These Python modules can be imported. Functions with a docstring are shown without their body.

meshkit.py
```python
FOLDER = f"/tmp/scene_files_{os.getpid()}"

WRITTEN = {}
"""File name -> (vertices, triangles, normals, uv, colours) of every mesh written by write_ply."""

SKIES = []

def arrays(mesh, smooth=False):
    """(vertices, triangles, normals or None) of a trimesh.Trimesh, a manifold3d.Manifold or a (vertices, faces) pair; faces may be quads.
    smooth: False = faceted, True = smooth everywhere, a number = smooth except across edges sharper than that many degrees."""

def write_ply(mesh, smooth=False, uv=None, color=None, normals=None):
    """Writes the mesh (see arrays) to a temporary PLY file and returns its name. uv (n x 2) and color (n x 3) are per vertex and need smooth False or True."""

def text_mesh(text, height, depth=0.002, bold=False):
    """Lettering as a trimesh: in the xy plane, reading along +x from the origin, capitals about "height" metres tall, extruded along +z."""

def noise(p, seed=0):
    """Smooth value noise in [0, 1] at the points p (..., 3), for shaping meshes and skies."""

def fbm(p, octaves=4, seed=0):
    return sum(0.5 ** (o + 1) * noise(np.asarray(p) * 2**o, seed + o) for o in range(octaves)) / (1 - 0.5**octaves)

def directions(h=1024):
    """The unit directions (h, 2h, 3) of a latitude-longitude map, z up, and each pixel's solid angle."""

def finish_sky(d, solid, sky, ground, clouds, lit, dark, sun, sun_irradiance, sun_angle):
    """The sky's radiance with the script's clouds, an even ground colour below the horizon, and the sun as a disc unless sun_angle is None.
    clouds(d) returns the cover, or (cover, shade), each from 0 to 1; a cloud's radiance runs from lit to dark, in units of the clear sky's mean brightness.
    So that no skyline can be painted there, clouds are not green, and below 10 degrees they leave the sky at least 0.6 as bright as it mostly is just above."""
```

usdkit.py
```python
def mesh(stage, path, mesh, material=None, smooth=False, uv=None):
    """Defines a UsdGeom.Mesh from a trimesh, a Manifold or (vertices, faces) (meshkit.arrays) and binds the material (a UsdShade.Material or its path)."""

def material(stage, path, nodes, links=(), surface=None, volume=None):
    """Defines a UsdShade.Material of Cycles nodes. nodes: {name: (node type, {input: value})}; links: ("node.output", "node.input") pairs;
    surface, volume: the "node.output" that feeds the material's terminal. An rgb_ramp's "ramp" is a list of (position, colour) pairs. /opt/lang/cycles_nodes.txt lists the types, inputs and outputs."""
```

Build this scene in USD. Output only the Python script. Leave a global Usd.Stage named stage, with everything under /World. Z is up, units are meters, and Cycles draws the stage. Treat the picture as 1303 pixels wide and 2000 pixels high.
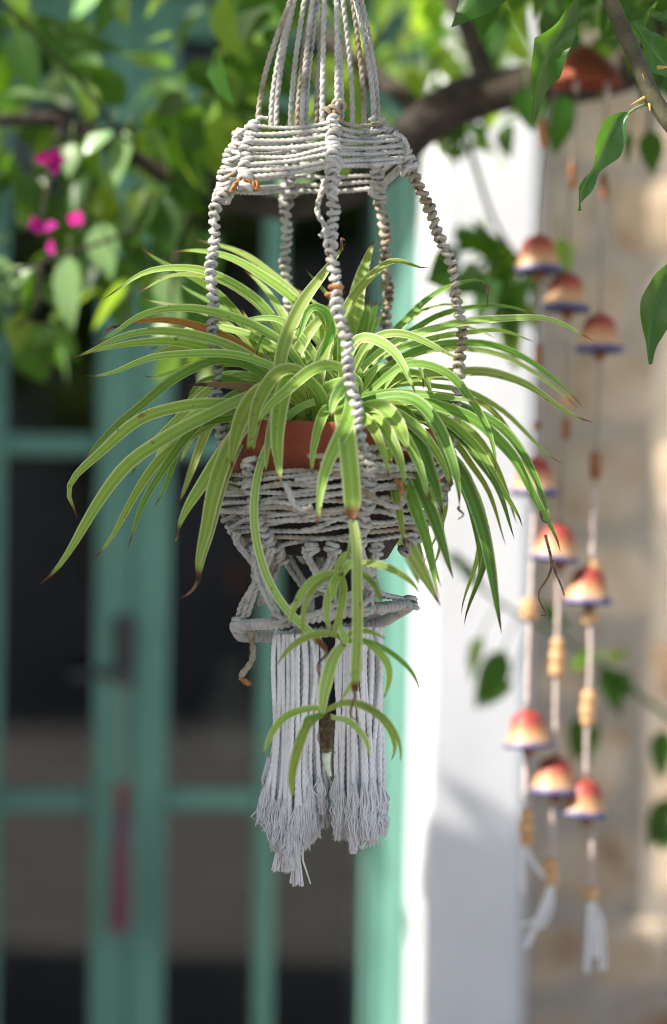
import math, random
import numpy as np
import trimesh
from scipy.interpolate import CubicSpline
import usdkit, meshkit
from pxr import Usd, UsdGeom, UsdLux, UsdShade, Gf, Sdf

stage = Usd.Stage.CreateInMemory()
UsdGeom.SetStageUpAxis(stage, UsdGeom.Tokens.z)
UsdGeom.SetStageMetersPerUnit(stage, 1.0)
stage.SetDefaultPrim(UsdGeom.Xform.Define(stage, '/World').GetPrim())
UsdGeom.Scope.Define(stage, '/World/Looks')

# ------------------------------------------------------------------ camera, sky, sun, exposure
FOCAL, VAP = 85.0, 36.0
HAP = VAP * 667 / 1024
FPX = 2000 * FOCAL / VAP                      # focal length in photo pixels
EXPOSURE = 1.03
SKY_STRENGTH, SUN_INTENSITY = 0.115, 1.25
SUN_AZ, SUN_EL = math.radians(14.5), math.radians(40)   # azimuth in front of the house wall's left, elevation
CAM = np.array([0.0, -3.72, 1.40])
YAW, PITCH, ROLL = math.radians(8.5), math.radians(-1.8), math.radians(1.05)
D0 = 2.10                                     # distance of the hanging basket (in focus)
F = np.array([math.sin(YAW) * math.cos(PITCH), math.cos(YAW) * math.cos(PITCH), math.sin(PITCH)])
R0 = np.cross(F, [0, 0, 1.0]); R0 /= np.linalg.norm(R0)
U0 = np.cross(R0, F)
R = R0 * math.cos(ROLL) + U0 * math.sin(ROLL)
U = U0 * math.cos(ROLL) - R0 * math.sin(ROLL)
TO_SUN = np.array([-math.cos(SUN_AZ) * math.cos(SUN_EL), -math.sin(SUN_AZ) * math.cos(SUN_EL), math.sin(SUN_EL)])

cam = UsdGeom.Camera.Define(stage, '/World/camera')
cam.CreateFocalLengthAttr(FOCAL); cam.CreateHorizontalApertureAttr(HAP); cam.CreateVerticalApertureAttr(VAP)
cam.CreateFStopAttr(2.0); cam.CreateFocusDistanceAttr(D0 - 0.03)
cam.CreateClippingRangeAttr(Gf.Vec2f(0.05, 500)); cam.CreateExposureAttr(EXPOSURE)
m4 = np.eye(4); m4[:3, 0], m4[:3, 1], m4[:3, 2], m4[:3, 3] = R, U, -F, CAM
cam.AddTransformOp().Set(Gf.Matrix4d(*m4.T.ravel().tolist()))

sky = UsdLux.DomeLight.Define(stage, '/World/sky')
skym = usdkit.material(stage, '/World/Looks/sky', {
    's': ('sky_texture', dict(sky_type='single_scattering', sun_disc=False, aerosol_density=3.0, ozone_density=0.6, sun_elevation=SUN_EL, sun_rotation=math.atan2(TO_SUN[0], TO_SUN[1]))),
    'b': ('background_shader', dict(strength=SKY_STRENGTH))}, [('s.color', 'b.color')], surface='b.background')
UsdShade.MaterialBindingAPI.Apply(sky.GetPrim()).Bind(skym)
sun = UsdLux.DistantLight.Define(stage, '/World/sun')
sun.CreateIntensityAttr(SUN_INTENSITY); sun.CreateAngleAttr(0.53); sun.CreateNormalizeAttr(True); sun.CreateColorAttr(Gf.Vec3f(1, 0.94, 0.85))
zx = np.cross([0, 0, 1.0], TO_SUN); zx /= np.linalg.norm(zx); zy = np.cross(TO_SUN, zx)
m4 = np.eye(4); m4[:3, 0], m4[:3, 1], m4[:3, 2] = zx, zy, TO_SUN
sun.AddTransformOp().Set(Gf.Matrix4d(*m4.T.ravel().tolist()))

# ------------------------------------------------------------------ helpers
def P(px, py, d):
    """The point at distance d (along the view axis) that the photo shows at pixel px, py."""
    return CAM + d * (F + (px - 651.5) / FPX * R - (py - 1000) / FPX * U)
def W(px, py, y):
    """The point of the vertical plane y = const that the photo shows at px, py."""
    v = F + (px - 651.5) / FPX * R - (py - 1000) / FPX * U
    return CAM + v * (y - CAM[1]) / v[1]
def S(px, d=D0):
    return px * d / FPX

used = {}
def numbered(parent, name):
    k = used.get((parent, name), 0); used[(parent, name)] = k + 1
    return f'{parent}/{name}' + (f'_{k:03d}' if k else '')
def tag(prim, label=None, cat=None, group=None, kind=None):
    for k, v in (('label', label), ('category', cat), ('group', group), ('kind', kind)):
        if v: prim.SetCustomDataByKey(k, v)
    return prim
class Thing:
    def __init__(s, name, base, label=None, cat=None, group=None, kind=None):
        s.path = numbered('/World', name); s.base = np.asarray(base, float)
        x = UsdGeom.Xform.Define(stage, s.path); x.AddTranslateOp().Set(Gf.Vec3d(*s.base.tolist()))
        s.prim = tag(x.GetPrim(), label, cat, group, kind)
    def part(s, name, mesh, mat, smooth=True, uv=None, parent=None, label=None, kind=None):
        path = numbered(parent or s.path, name)
        if hasattr(mesh, 'vertices'): v, f = np.array(mesh.vertices), np.array(mesh.faces)
        else: v, f = np.array(mesh[0], float), np.array(mesh[1])
        m = usdkit.mesh(stage, path, (v - s.base, f), M[mat], smooth=smooth, uv=uv)
        tag(m.GetPrim(), label, None, None, kind)
        return path
def join(ms):
    vs, fs, n = [], [], 0
    for m in ms:
        v, f = (m.vertices, m.faces) if hasattr(m, 'vertices') else m
        v, f = np.asarray(v, float), np.asarray(f, int)
        if f.shape[1] == 4: f = np.vstack([f[:, [0, 1, 2]], f[:, [0, 2, 3]]])
        vs.append(v); fs.append(f + n); n += len(v)
    return np.vstack(vs), np.vstack(fs)
def box(x0, x1, y0, y1, z0, z1, ch=0.0):
    """A box with chamfered long edges."""
    if ch <= 0:
        b = trimesh.creation.box([x1 - x0, y1 - y0, z1 - z0]); b.apply_translation([(x0 + x1) / 2, (y0 + y1) / 2, (z0 + z1) / 2]); return b
    import itertools
    p = []
    for sx, sy, sz in itertools.product((0, 1), repeat=3):
        c = np.array([(x0, x1)[sx], (y0, y1)[sy], (z0, z1)[sz]]); d = np.array([1 - 2 * sx, 1 - 2 * sy, 1 - 2 * sz]) * ch
        for k in range(3):
            q = c + d; q[k] = c[k]; p.append(q)
    return trimesh.convex.convex_hull(np.array(p))
def norm(a):
    return a / np.maximum(np.linalg.norm(a, axis=-1, keepdims=True), 1e-12)
def smooth_path(pts, step=None, n=None):
    pts = np.asarray(pts, float)
    s = np.r_[0, np.cumsum(np.linalg.norm(np.diff(pts, axis=0), axis=1))]
    keep = np.r_[True, np.diff(s) > 1e-9]; pts, s = pts[keep], s[keep]
    n = n or max(3, int(s[-1] / step) + 1)
    t = np.linspace(0, s[-1], n)
    if len(pts) == 2: return pts[0] + (pts[1] - pts[0]) * (t / s[-1])[:, None]
    from scipy.interpolate import PchipInterpolator
    k = CubicSpline if len(pts) > 3 else PchipInterpolator
    return np.stack([k(s, pts[:, i])(t) for i in range(3)], 1)
def frames(p):
    t = norm(np.gradient(p, axis=0))
    a = np.cross(t[0], [0.3, 0.9, 0.2]); a /= np.linalg.norm(a)
    A = np.empty_like(p)
    for i in range(len(p)):
        a = a - t[i] * (a @ t[i]); a /= np.linalg.norm(a); A[i] = a
    return t, A, np.cross(t, A)
def sweep(p, rad, sides, cap=True):
    """rad: (n,) or (n, sides) radii along the polyline p."""
    t, A, B = frames(p); n = len(p)
    th = np.arange(sides) * 2 * np.pi / sides
    rad = np.asarray(rad, float)
    if rad.ndim == 0: rad = np.full(n, float(rad))
    if rad.ndim == 1: rad = np.repeat(rad[:, None], sides, 1)
    v = p[:, None] + rad[..., None] * (np.cos(th)[None, :, None] * A[:, None] + np.sin(th)[None, :, None] * B[:, None])
    i, j = np.meshgrid(np.arange(n - 1), np.arange(sides), indexing='ij'); i, j = i.ravel(), j.ravel()
    k = (j + 1) % sides
    f = np.vstack([np.c_[i * sides + j, i * sides + k, (i + 1) * sides + k], np.c_[i * sides + j, (i + 1) * sides + k, (i + 1) * sides + j]])
    v = v.reshape(-1, 3)
    if cap:
        c0, c1 = len(v), len(v) + 1; v = np.vstack([v, p[:1], p[-1:]]); j = np.arange(sides); k = (j + 1) % sides
        f = np.vstack([f, np.c_[np.full(sides, c0), k, j], np.c_[np.full(sides, c1), (n - 1) * sides + j, (n - 1) * sides + k]])
    return v, f
def tube(pts, r, step=0.006, sides=7):
    p = smooth_path(pts, step)
    r = np.interp(np.linspace(0, 1, len(p)), np.linspace(0, 1, len(np.atleast_1d(r))), np.atleast_1d(r))
    return sweep(p, r, sides)
def rope(pts, r, pitch=None, lobes=2, depth=0.42, sides=14, step=None, raw=False, phase=0.0):
    """A twisted cord along pts."""
    pitch = r * 5.4; step = step or r * 0.6
    p = pts if raw else smooth_path(pts, step)
    s = np.r_[0, np.cumsum(np.linalg.norm(np.diff(p, axis=0), axis=1))]
    th = np.arange(sides) * 2 * np.pi / sides
    rad = r * (1 - depth + depth * np.abs(np.cos(lobes / 2 * (th[None] - 2 * np.pi * s[:, None] / pitch) + phase)) ** .8 * 1.1)
    return sweep(p, rad, sides)
def coil(pts, r, pitch, step=None, sides=14, depth=0.26):
    """A bar tightly wrapped with cord."""
    p = smooth_path(pts, step or pitch / 9)
    s = np.r_[0, np.cumsum(np.linalg.norm(np.diff(p, axis=0), axis=1))]
    th = np.arange(sides) * 2 * np.pi / sides
    return sweep(p, r * (1 - depth + 2 * depth * np.abs(np.sin(np.pi * s[:, None] / pitch + th[None] / 2))), sides)
def torus(c, axis, R_, r_, n=14, k=6, squash=1.0, rot=0.0):
    axis = norm(np.asarray(axis, float)); a = norm(np.cross(axis, [0.31, 0.77, 0.11])); b = np.cross(axis, a)
    t = np.arange(n) * 2 * np.pi / n; q = np.arange(k) * 2 * np.pi / k
    e = np.cos(t)[:, None] * a * 1.0 + np.sin(t)[:, None] * b * squash
    rr = r_ * (1 + 0.16 * np.cos(3 * (q[None] + t[:, None] * 2 + rot)))
    v = np.asarray(c) + e[:, None] * (R_ + rr[..., None] * np.cos(q)[None, :, None]) + axis * (rr * np.sin(q)[None])[..., None]
    i, j = np.meshgrid(np.arange(n), np.arange(k), indexing='ij'); i, j = i.ravel(), j.ravel(); i2, j2 = (i + 1) % n, (j + 1) % k
    return v.reshape(-1, 3), np.vstack([np.c_[i * k + j, i2 * k + j, i2 * k + j2], np.c_[i * k + j, i2 * k + j2, i * k + j2]])
def sinnet(pts, rng, R_=0.0040, r_=0.0021, gap=0.0069, tilt=0.6, turn=0.8):
    """A knotted macrame strand: tilted cord loops stacked along a core."""
    p = smooth_path(pts, gap); t, A, B = frames(p); out = []
    for i in range(len(p)):
        th = i * turn + rng.uniform(-.25, .25)
        ax = t[i] + tilt * (A[i] * math.cos(th) + B[i] * math.sin(th))
        side = 0.0011 * (A[i] * math.cos(th + 1.3) + B[i] * math.sin(th + 1.3))
        out.append(torus(p[i] + side, ax, R_ * rng.uniform(.9, 1.1), r_ * rng.uniform(.9, 1.12), rot=i))
    out.append(sweep(p, R_ * 0.55, 7))
    return join(out)
def lathe(profile, sides=28):
    """profile: (radius, height) pairs."""
    pr = np.asarray(profile, float); th = np.arange(sides) * 2 * np.pi / sides; n = len(pr)
    v = np.stack([pr[:, :1] * np.cos(th), pr[:, :1] * np.sin(th), np.repeat(pr[:, 1:], sides, 1)], -1).reshape(-1, 3)
    i, j = np.meshgrid(np.arange(n - 1), np.arange(sides), indexing='ij'); i, j = i.ravel(), j.ravel(); k = (j + 1) % sides
    return v, np.vstack([np.c_[i * sides + j, i * sides + k, (i + 1) * sides + k], np.c_[i * sides + j, (i + 1) * sides + k, (i + 1) * sides + j]])
def place(mesh, at, axis=(0, 0, 1)):
    """Turns a mesh so that its z axis points along axis, then moves it."""
    z = norm(np.asarray(axis, float)); x = norm(np.cross([0, 1.0, 0.02], z)); y = np.cross(z, x)
    v, f = mesh
    return v @ np.stack([x, y, z]) + np.asarray(at), f

# ------------------------------------------------------------------ materials
M = {}
def mat(name, nodes, links, surface='p.BSDF'):
    M[name] = usdkit.material(stage, f'/World/Looks/{name}', nodes, links, surface=surface)
def simple(name, c1, c2, scale=20, rough=0.7, bump=0.0, bscale=150, detail=4, lo=0.35, hi=0.65, spec=0.5, ramp=None, bdist=0.002, vary=0.0):
    nodes = {'g': ('geometry', {}), 'n': ('noise_texture', dict(scale=scale, detail=detail, roughness=0.6)),
             'r': ('rgb_ramp', {'ramp': ramp or [(0, c1), (lo, c1), (hi, c2), (1, c2)]}), 'p': ('principled_bsdf', dict(roughness=rough, specular_ior_level=spec))}
    links = [('g.position', 'n.vector'), ('n.fac', 'r.fac')]
    out = 'r.color'
    if vary:
        nodes |= {'o': ('object_info', {}), 'mr': ('map_range', dict(to_min=1 - vary, to_max=1 + vary)), 'h': ('hsv', {})}
        links += [('o.random', 'mr.value'), ('mr.result', 'h.value'), (out, 'h.color')]; out = 'h.color'
    links.append((out, 'p.base_color'))
    if bump:
        nodes |= {'bn': ('noise_texture', dict(scale=bscale, detail=3)), 'b': ('bump', dict(strength=bump, distance=bdist))}
        links += [('g.position', 'bn.vector'), ('bn.fac', 'b.height'), ('b.normal', 'p.normal')]
    mat(name, nodes, links)

simple('cord', (0.60, 0.57, 0.51), (0.74, 0.72, 0.67), scale=60, rough=0.95, bump=0.5, bscale=1600, spec=0.15, bdist=0.001,
       ramp=[(0, (0.15, 0.125, 0.09)), (0.34, (0.27, 0.25, 0.215)), (0.46, (0.42, 0.405, 0.375)), (0.7, (0.51, 0.50, 0.475)), (1, (0.58, 0.57, 0.55))])
simple('cord_old', 0, 0, scale=45, rough=0.95, bump=0.5, bscale=1600, spec=0.1, bdist=0.001,
       ramp=[(0, (0.12, 0.075, 0.04)), (0.36, (0.25, 0.19, 0.12)), (0.5, (0.35, 0.31, 0.25)), (0.7, (0.44, 0.41, 0.36)), (1, (0.50, 0.47, 0.43))])
simple('tassel_cord', 0, 0, scale=40, rough=0.95, bump=0.5, bscale=1800, spec=0.1, bdist=0.001,
       ramp=[(0, (0.5, 0.46, 0.42)), (0.32, (0.68, 0.66, 0.64)), (0.5, (0.80, 0.79, 0.79)), (1, (0.85, 0.85, 0.86))])
simple('burnt_cord', (0.16, 0.06, 0.015), (0.46, 0.19, 0.04), scale=200, rough=0.6)
simple('terracotta', (0.18, 0.030, 0.010), (0.27, 0.055, 0.018), scale=18, rough=0.75, bump=0.25, bscale=250)
simple('dark_clay', 0, 0, scale=60, rough=0.95, bump=0.6, bscale=300, ramp=[(0, (0.012, 0.012, 0.010)), (0.5, (0.035, 0.028, 0.022)), (0.66, (0.06, 0.045, 0.035)), (0.72, (0.22, 0.20, 0.18)), (1, (0.14, 0.07, 0.04))])  # darker, pale-speckled clay for the pot below its rim
simple('soil', (0.02, 0.013, 0.008), (0.07, 0.045, 0.028), scale=200, rough=1.0, bump=1.0, bscale=300, bdist=0.004)
simple('teal_paint', 0, 0, scale=7, detail=6, rough=0.55, bump=0.12, bscale=90, ramp=[(0, (0.07, 0.19, 0.15)), (0.4, (0.088, 0.225, 0.18)), (0.6, (0.10, 0.25, 0.20)), (1, (0.135, 0.295, 0.24))])
simple('plaster', (0.72, 0.725, 0.755), (0.78, 0.785, 0.815), scale=5, rough=0.9, bump=0.25, bscale=40, bdist=0.004)
simple('stone', 0, 0, scale=11, rough=0.92, bump=0.7, bscale=70, bdist=0.006, vary=0.16,
       ramp=[(0, (0.18, 0.09, 0.045)), (0.34, (0.40, 0.25, 0.145)), (0.46, (0.60, 0.445, 0.30)), (0.6, (0.68, 0.54, 0.395)), (1, (0.72, 0.61, 0.48))])
simple('stone_brown', 0, 0, scale=14, rough=0.92, bump=0.7, bscale=70, bdist=0.006, vary=0.2,
       ramp=[(0, (0.12, 0.07, 0.04)), (0.4, (0.26, 0.16, 0.09)), (0.6, (0.36, 0.25, 0.16)), (1, (0.48, 0.38, 0.27))])
simple('mortar', (0.42, 0.345, 0.265), (0.52, 0.45, 0.37), scale=30, rough=1.0, bump=0.6, bscale=200)
simple('paving', (0.36, 0.34, 0.315), (0.48, 0.455, 0.42), scale=3, rough=0.9, bump=0.3, bscale=60)
simple('bark', (0.022, 0.016, 0.012), (0.065, 0.05, 0.038), scale=40, rough=0.95, bump=0.9, bscale=120, bdist=0.006)
simple('young_bark', (0.05, 0.045, 0.02), (0.10, 0.09, 0.045), scale=60, rough=0.7, bump=0.3, bscale=300)
simple('green_stem', (0.10, 0.16, 0.04), (0.16, 0.22, 0.07), scale=60, rough=0.6)
simple('thorn', (0.45, 0.30, 0.08), (0.55, 0.42, 0.15), scale=60, rough=0.5)
simple('dark_metal', (0.02, 0.02, 0.022), (0.04, 0.04, 0.042), scale=60, rough=0.45)
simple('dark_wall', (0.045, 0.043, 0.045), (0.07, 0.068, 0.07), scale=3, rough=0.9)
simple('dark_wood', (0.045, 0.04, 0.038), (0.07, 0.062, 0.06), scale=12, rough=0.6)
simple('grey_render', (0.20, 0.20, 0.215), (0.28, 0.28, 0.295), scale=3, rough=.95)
simple('curtain', (0.30, 0.30, 0.36), (0.36, 0.36, 0.42), scale=12, rough=0.95)
simple('vase_glaze', (0.55, 0.47, 0.38), (0.65, 0.58, 0.48), scale=12, rough=0.5)
simple('red_cloth', (0.20, 0.02, 0.02), (0.28, 0.03, 0.03), scale=12, rough=0.9)
simple('wood_bead', (0.55, 0.30, 0.13), (0.70, 0.42, 0.21), scale=70, rough=0.6)
simple('brown_bead', (0.20, 0.075, 0.025), (0.30, 0.12, 0.045), scale=60, rough=0.6)
simple('chime_cord', (0.48, 0.38, 0.345), (0.60, 0.50, 0.46), scale=80, rough=0.95)
simple('thread', (0.20, 0.18, 0.16), (0.28, 0.25, 0.22), scale=80, rough=0.9)
simple('root', (0.05, 0.03, 0.015), (0.16, 0.11, 0.05), scale=300, rough=0.95, bump=0.8, bscale=600)
simple('root_tip', (0.42, 0.52, 0.30), (0.66, 0.70, 0.58), scale=90, rough=0.45)
simple('dry_leaf', (0.07, 0.035, 0.02), (0.25, 0.14, 0.07), scale=150, rough=0.9)

def leaf_material(name, edge, mid, streak, tip=(0.16, 0.06, 0.025), tip_at=0.965, trans=0.35, rough=0.5, base_pale=0.5, spec=0.35):
    """Variegated strap leaf: pale margins, green centre, fine lengthwise streaks, brown tip. st.x runs across, st.y base to tip."""
    nodes = {'t': ('texture_coordinate', {}), 'x': ('separate_xyz', {}), 'o': ('object_info', {}),
             'cx': ('combine_xyz', {}), 'mx': ('math', dict(math_type='multiply', value2=22.0)), 'my': ('math', dict(math_type='multiply', value2=1.3)),
             'n': ('noise_texture', dict(scale=1.0, detail=3)), 'n2': ('noise_texture', dict(scale=3.0, detail=2)),
             'w': ('math', dict(math_type='multiply_add', value2=0.16, value3=-0.08)), 'xa': ('math', dict(math_type='add')),
             'r': ('rgb_ramp', {'ramp': [(0, edge), (0.06, edge), (0.16, mid), (0.36, mid), (0.47, streak), (0.53, streak), (0.64, mid), (0.84, mid), (0.94, edge), (1, edge)]}),
             'rb': ('rgb_ramp', {'ramp': [(0, (base_pale,) * 3), (0.14, (base_pale * .55,) * 3), (0.4, (0, 0, 0)), (1, (0, 0, 0))]}),
             'mb': ('mix_color', dict(b=(edge[0] * .75, edge[1] * .85, edge[2] * .6))),
             'rt': ('rgb_ramp', {'ramp': [(0, (0, 0, 0)), (tip_at - 0.035, (0, 0, 0)), (tip_at, (1, 1, 1)), (1, (1, 1, 1))]}),
             'mt': ('mix_color', dict(b=tip)), 'hv': ('hsv', {}), 'mr': ('map_range', dict(to_min=0.78, to_max=1.2)), 'mh': ('map_range', dict(to_min=0.485, to_max=0.515)),
             'p': ('principled_bsdf', dict(roughness=rough, specular_ior_level=spec)), 'tl': ('translucent_bsdf', {}), 'hs': ('hsv', dict(saturation=1.15, value=1.25)),
             'mc': ('mix_closure', dict(fac=trans)), 'bp': ('bump', dict(strength=0.4, distance=0.0008)),
             'gp': ('geometry', {}), 'sn': ('noise_texture', dict(scale=160, detail=3)), 'sr': ('rgb_ramp', {'ramp': [(0, (0, 0, 0)), (0.66, (0, 0, 0)), (0.72, (.7, .7, .7)), (1, (1, 1, 1))]}), 'ms': ('mix_color', dict(b=(.22, .12, .04)))}
    links = [('t.UV', 'x.vector'), ('x.x', 'mx.value1'), ('x.y', 'my.value1'), ('mx.value', 'cx.x'), ('my.value', 'cx.y'), ('o.random', 'cx.z'), ('cx.vector', 'n.vector'),
             ('n.fac', 'w.value1'), ('x.x', 'xa.value1'), ('w.value', 'xa.value2'), ('xa.value', 'r.fac'), ('x.y', 'rb.fac'), ('r.color', 'mb.a'), ('rb.color', 'mb.fac'),
             ('x.y', 'rt.fac'), ('mb.result', 'mt.a'), ('rt.color', 'mt.fac'), ('mt.result', 'hv.color'), ('o.random', 'mr.value'), ('mr.result', 'hv.value'), ('o.random', 'mh.value'), ('mh.result', 'hv.hue'),
             ('gp.position', 'sn.vector'), ('sn.fac', 'sr.fac'), ('sr.color', 'ms.fac'), ('hv.color', 'ms.a'), ('ms.result', 'p.base_color'), ('ms.result', 'hs.color'), ('hs.color', 'tl.color'), ('n.fac', 'bp.height'), ('bp.normal', 'p.normal'), ('p.BSDF', 'mc.closure1'), ('tl.BSDF', 'mc.closure2')]
    mat(name, nodes, links, surface='mc.closure')
leaf_material('spider_leaf', (0.60, 0.66, 0.32), (0.28, 0.43, 0.075), (0.37, 0.51, 0.13), trans=.45)
leaf_material('spider_leaf_green', (0.38, 0.50, 0.18), (0.15, 0.29, 0.042), (0.21, 0.35, 0.06), trans=0.36)
leaf_material('spider_leaf_pale', (0.70, 0.74, 0.42), (0.30, 0.45, 0.10), (0.42, 0.54, 0.17), trans=0.4)
leaf_material('spider_leaf_dying', (0.50, 0.36, 0.10), (0.42, 0.20, 0.05), (0.46, 0.26, 0.07), tip=(0.12, 0.03, 0.015), tip_at=0.9, trans=0.3)
leaf_material('spider_leaf_brown', (0.22, 0.13, 0.06), (0.16, 0.09, 0.035), (0.2, 0.12, 0.05), tip=(0.05, 0.02, 0.01), tip_at=0.85, trans=0.15)

def tree_leaf_material(name, c, under, vein, trans, rough=0.4, spec=0.5):
    nodes = {'t': ('texture_coordinate', {}), 'x': ('separate_xyz', {}), 'o': ('object_info', {}), 'g': ('geometry', {}),
             'r': ('rgb_ramp', {'ramp': [(0, c), (0.46, c), (0.5, vein), (0.54, c), (1, c)]}), 'n': ('noise_texture', dict(scale=70, detail=3)),
             'mr': ('map_range', dict(to_min=0.65, to_max=1.35)), 'mh': ('map_range', dict(to_min=0.47, to_max=0.51)), 'hv': ('hsv', {}),
             'p': ('principled_bsdf', dict(roughness=rough, specular_ior_level=spec)), 'tl': ('translucent_bsdf', dict(color=under)), 'mc': ('mix_closure', dict(fac=trans)),
             'bp': ('bump', dict(strength=0.3, distance=0.002))}
    links = [('t.UV', 'x.vector'), ('x.x', 'r.fac'), ('r.color', 'hv.color'), ('o.random', 'mr.value'), ('mr.result', 'hv.value'), ('o.random', 'mh.value'), ('mh.result', 'hv.hue'),
             ('hv.color', 'p.base_color'), ('g.position', 'n.vector'), ('n.fac', 'bp.height'), ('bp.normal', 'p.normal'), ('p.BSDF', 'mc.closure1'), ('tl.BSDF', 'mc.closure2')]
    mat(name, nodes, links, surface='mc.closure')
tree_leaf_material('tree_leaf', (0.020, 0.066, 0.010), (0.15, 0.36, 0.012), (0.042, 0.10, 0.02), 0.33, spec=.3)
tree_leaf_material('tree_leaf_painted_gloss', (0.19, 0.36, 0.14), (0.28, 0.52, 0.06), (0.25, 0.42, 0.18), 0.3, rough=.33, spec=.7)  # sun and sky gloss on leaves put into the base colour
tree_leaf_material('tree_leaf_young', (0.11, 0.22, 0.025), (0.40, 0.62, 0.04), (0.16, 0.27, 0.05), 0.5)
tree_leaf_material('near_leaf', (0.022, 0.078, 0.018), (0.20, 0.46, 0.03), (0.06, 0.15, 0.04), 0.3, rough=0.3)
tree_leaf_material('bract', (0.55, 0.02, 0.26), (0.75, 0.03, 0.40), (0.6, 0.08, 0.3), 0.45, rough=0.7, spec=0.2)

mat('glass', {'f': ('fresnel', dict(IOR=1.4)), 'a': ('transparent_bsdf', dict(color=(0.9, 0.93, 0.92))), 'b': ('glossy_bsdf', dict(color=(1, 1, 1), roughness=0.02)), 'm': ('mix_closure', {})},
    [('f.fac', 'm.fac'), ('a.BSDF', 'm.closure1'), ('b.BSDF', 'm.closure2')], surface='m.closure')
# bell glaze bands: st.y runs from the crown (0) to the rim (1)
mat('bell_glaze', {'t': ('texture_coordinate', {}), 'x': ('separate_xyz', {}), 'g': ('geometry', {}), 'n': ('noise_texture', dict(scale=90, detail=4, roughness=.7)), 'w': ('math', dict(math_type='multiply_add', value2=0.24, value3=-0.12)), 'a': ('math', dict(math_type='add')),
    'r': ('rgb_ramp', {'ramp': [(0, (0.30, 0.05, 0.035)), (0.26, (0.38, 0.055, 0.045)), (0.42, (0.48, 0.17, 0.075)), (0.6, (0.58, 0.30, 0.14)), (0.84, (0.60, 0.37, 0.21)), (0.88, (0.12, 0.12, 0.27)), (1, (0.09, 0.09, 0.20))]}),
    'p': ('principled_bsdf', dict(roughness=0.5))},
    [('t.UV', 'x.vector'), ('g.position', 'n.vector'), ('n.fac', 'w.value1'), ('w.value', 'a.value1'), ('x.y', 'a.value2'), ('a.value', 'r.fac'), ('r.color', 'p.base_color')])
mat('tassel_dye', {'g': ('geometry', {}), 'x': ('separate_xyz', {}), 'm': ('map_range', dict(from_min=0.70, from_max=0.96)), 'r': ('rgb_ramp', {'ramp': [(0, (0.24, 0.085, 0.12)), (0.3, (0.16, 0.07, 0.12)), (0.45, (0.23, 0.04, 0.055)), (0.75, (0.21, 0.045, 0.055)), (0.9, (0.18, 0.11, 0.13)), (1, (0.20, 0.14, 0.16))]}), 'p': ('principled_bsdf', dict(roughness=0.9))},
    [('g.position', 'x.vector'), ('x.z', 'm.value'), ('m.result', 'r.fac'), ('r.color', 'p.base_color')])

# ------------------------------------------------------------------ the setting: ground, house
ground = Thing('ground', (0, 0, 0), kind='structure')
ground.part('paving', box(-60, 60, -60, 60, -0.2, 0.0), 'paving', smooth=False)

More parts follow.
